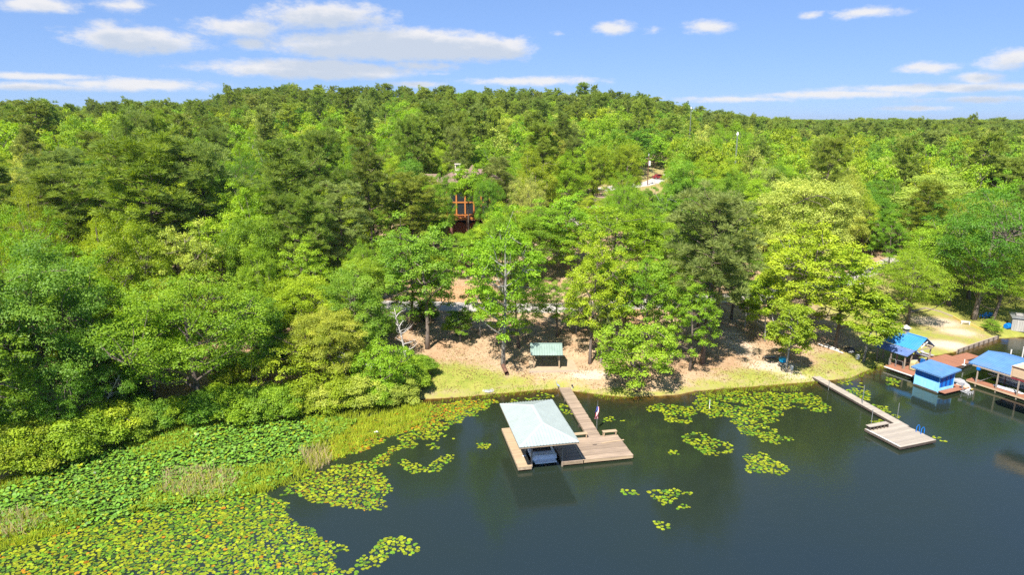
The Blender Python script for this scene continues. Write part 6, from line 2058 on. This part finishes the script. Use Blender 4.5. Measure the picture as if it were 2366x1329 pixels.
# red car, utility pole, masts
cp = ground(1522, 414)
car = thing('parked_car', 'red parked car on the pale driveway behind the trees', 'car', (cp.x, cp.y, hz(cp.x, cp.y) + .1), R(12))
b = MB(); prof = [(-2.2, .35), (-2.2, .95), (-1.5, 1.05), (-.9, 1.55), (.7, 1.55), (1.4, 1.02), (2.2, .85), (2.2, .35)]
vs = [(x, -.9, z) for x, z in prof] + [(x, .9, z) for x, z in prof]; n = len(prof)
b.add(vs, [tuple(range(n)), tuple(range(2 * n - 1, n - 1, -1))] + [(k, n + k, n + (k + 1) % n, (k + 1) % n) for k in range(n)]); b.build('body', M_RED, car)
for s_ in (-1, 1):
    MB().add([(-1.3, .91 * s_, 1.06), (1.2, .91 * s_, 1.06), (.65, .91 * s_, 1.48), (-.85, .91 * s_, 1.48)], [(0, 1, 2, 3), (3, 2, 1, 0)]).build('side_window', M_GLASS, car)
    for x in (-1.35, 1.35):
        w_ = MB().tube([(x, .70 * s_, .33), (x, .93 * s_, .33)], .33, 12).build('wheel', M_DARK, car)
        MB().tube([(x, .93 * s_, .33), (x, .95 * s_, .33)], .2, 10).build('hub_cap', M_GREYMETAL, w_)
    MB().box((2.21, .62 * s_, .72), (.04, .4, .16)).build('headlight', M_WHITE, car)
up_ = ground(1496, 428)
ux, uy = up_.x, up_.y; uz = hz(ux, uy)
t = thing('utility_pole', 'wooden utility pole with white transformer and slack wires by the driveway', 'utility pole', (ux, uy, uz))
ry = pix_ray(1500, 360); UH = CAM_H + ry[2] * uy / ry[1] - uz
MB().tube([(0, 0, -.5), (0, 0, UH)], [.17, .12], 8).build('pole', M_RUST, t)
MB().box((0, 0, UH - .8), (2.0, .1, .12)).build('crossarm', M_POST, t)
MB().tube([(.38, 0, UH - 3.0), (.38, 0, UH - 1.6)], .34, 12).build('transformer', M_WHITE, t)
MB().tube([(0, 0, UH), (0, 0, UH + .7)], .09, 6).build('insulator', M_WHITE, t)
for (dx, dy, dz) in ((2.6, -2, -8), (5.5, 2, -8.4), (7.5, 6, -8.0)):
    MB().tube([(.3, 0, UH - 2.6), (.3 + dx * .5, dy * .5, UH - 2.6 + dz * .55), (.3 + dx, dy, UH - 2.6 + dz)], .035, 4).build('wire', M_GREYMETAL, t)
t2 = []
for (px, tpy, dist, lab) in [(1704, 314, 172, 'thin grey antenna mast beside the vivid green spreading tree'), (1597, 252, 330, 'thin far mast with a white top below the skyline')]:
    r_ = pix_ray(px, tpy); tt = dist / r_[1]
    x = r_[0] * tt; zt = CAM_H + r_[2] * tt; z0 = hz(x, dist)
    t = thing('antenna_mast', lab, 'mast', (x, dist, z0))
    h_ = zt - z0; w_ = .16 if dist < 200 else .2
    for k in range(3):
        a0 = k * 2.094
        MB().tube([(math.cos(a0) * w_, math.sin(a0) * w_, -.3), (math.cos(a0) * w_ * .8, math.sin(a0) * w_ * .8, h_)], .04 if dist < 200 else .06, 5).build('mast_leg', M_GREYMETAL, t)
    n = int(h_ / 1.0)
    for k in range(n):
        a0, a1 = (k % 3) * 2.094, ((k + 1) % 3) * 2.094
        MB().tube([(math.cos(a0) * w_, math.sin(a0) * w_, k * 1.0), (math.cos(a1) * w_, math.sin(a1) * w_, k * 1.0 + .9)], .025, 4).build('lattice_bar', M_GREYMETAL, t)
    MB().tube([(0, 0, h_), (0, 0, h_ + .4), (0, 0, h_ + 1.0)], [.18, .32, .1], 8).build('mast_head', M_WHITE, t)

# ------------------------------------------------------------------ the air
hb = MB().box((0, 5300, 31.25), (18600, 12800, 81.5))
hm, hn = new_mat('summer_air')
pvol = hn.n('ShaderNodeVolumePrincipled')
pvol.inputs['Color'].default_value = (.72, .84, 1.0, 1)
pvol.inputs['Density'].default_value = .00006
pvol.inputs['Anisotropy'].default_value = .2
ho = hn.n('ShaderNodeOutputMaterial')
hm.node_tree.links.new(pvol.outputs[0], ho.inputs['Volume'])
hz_o = hb.build('haze', hm, None, kind='stuff')
tag(hz_o, 'thin summer haze over lake and woods', 'haze')
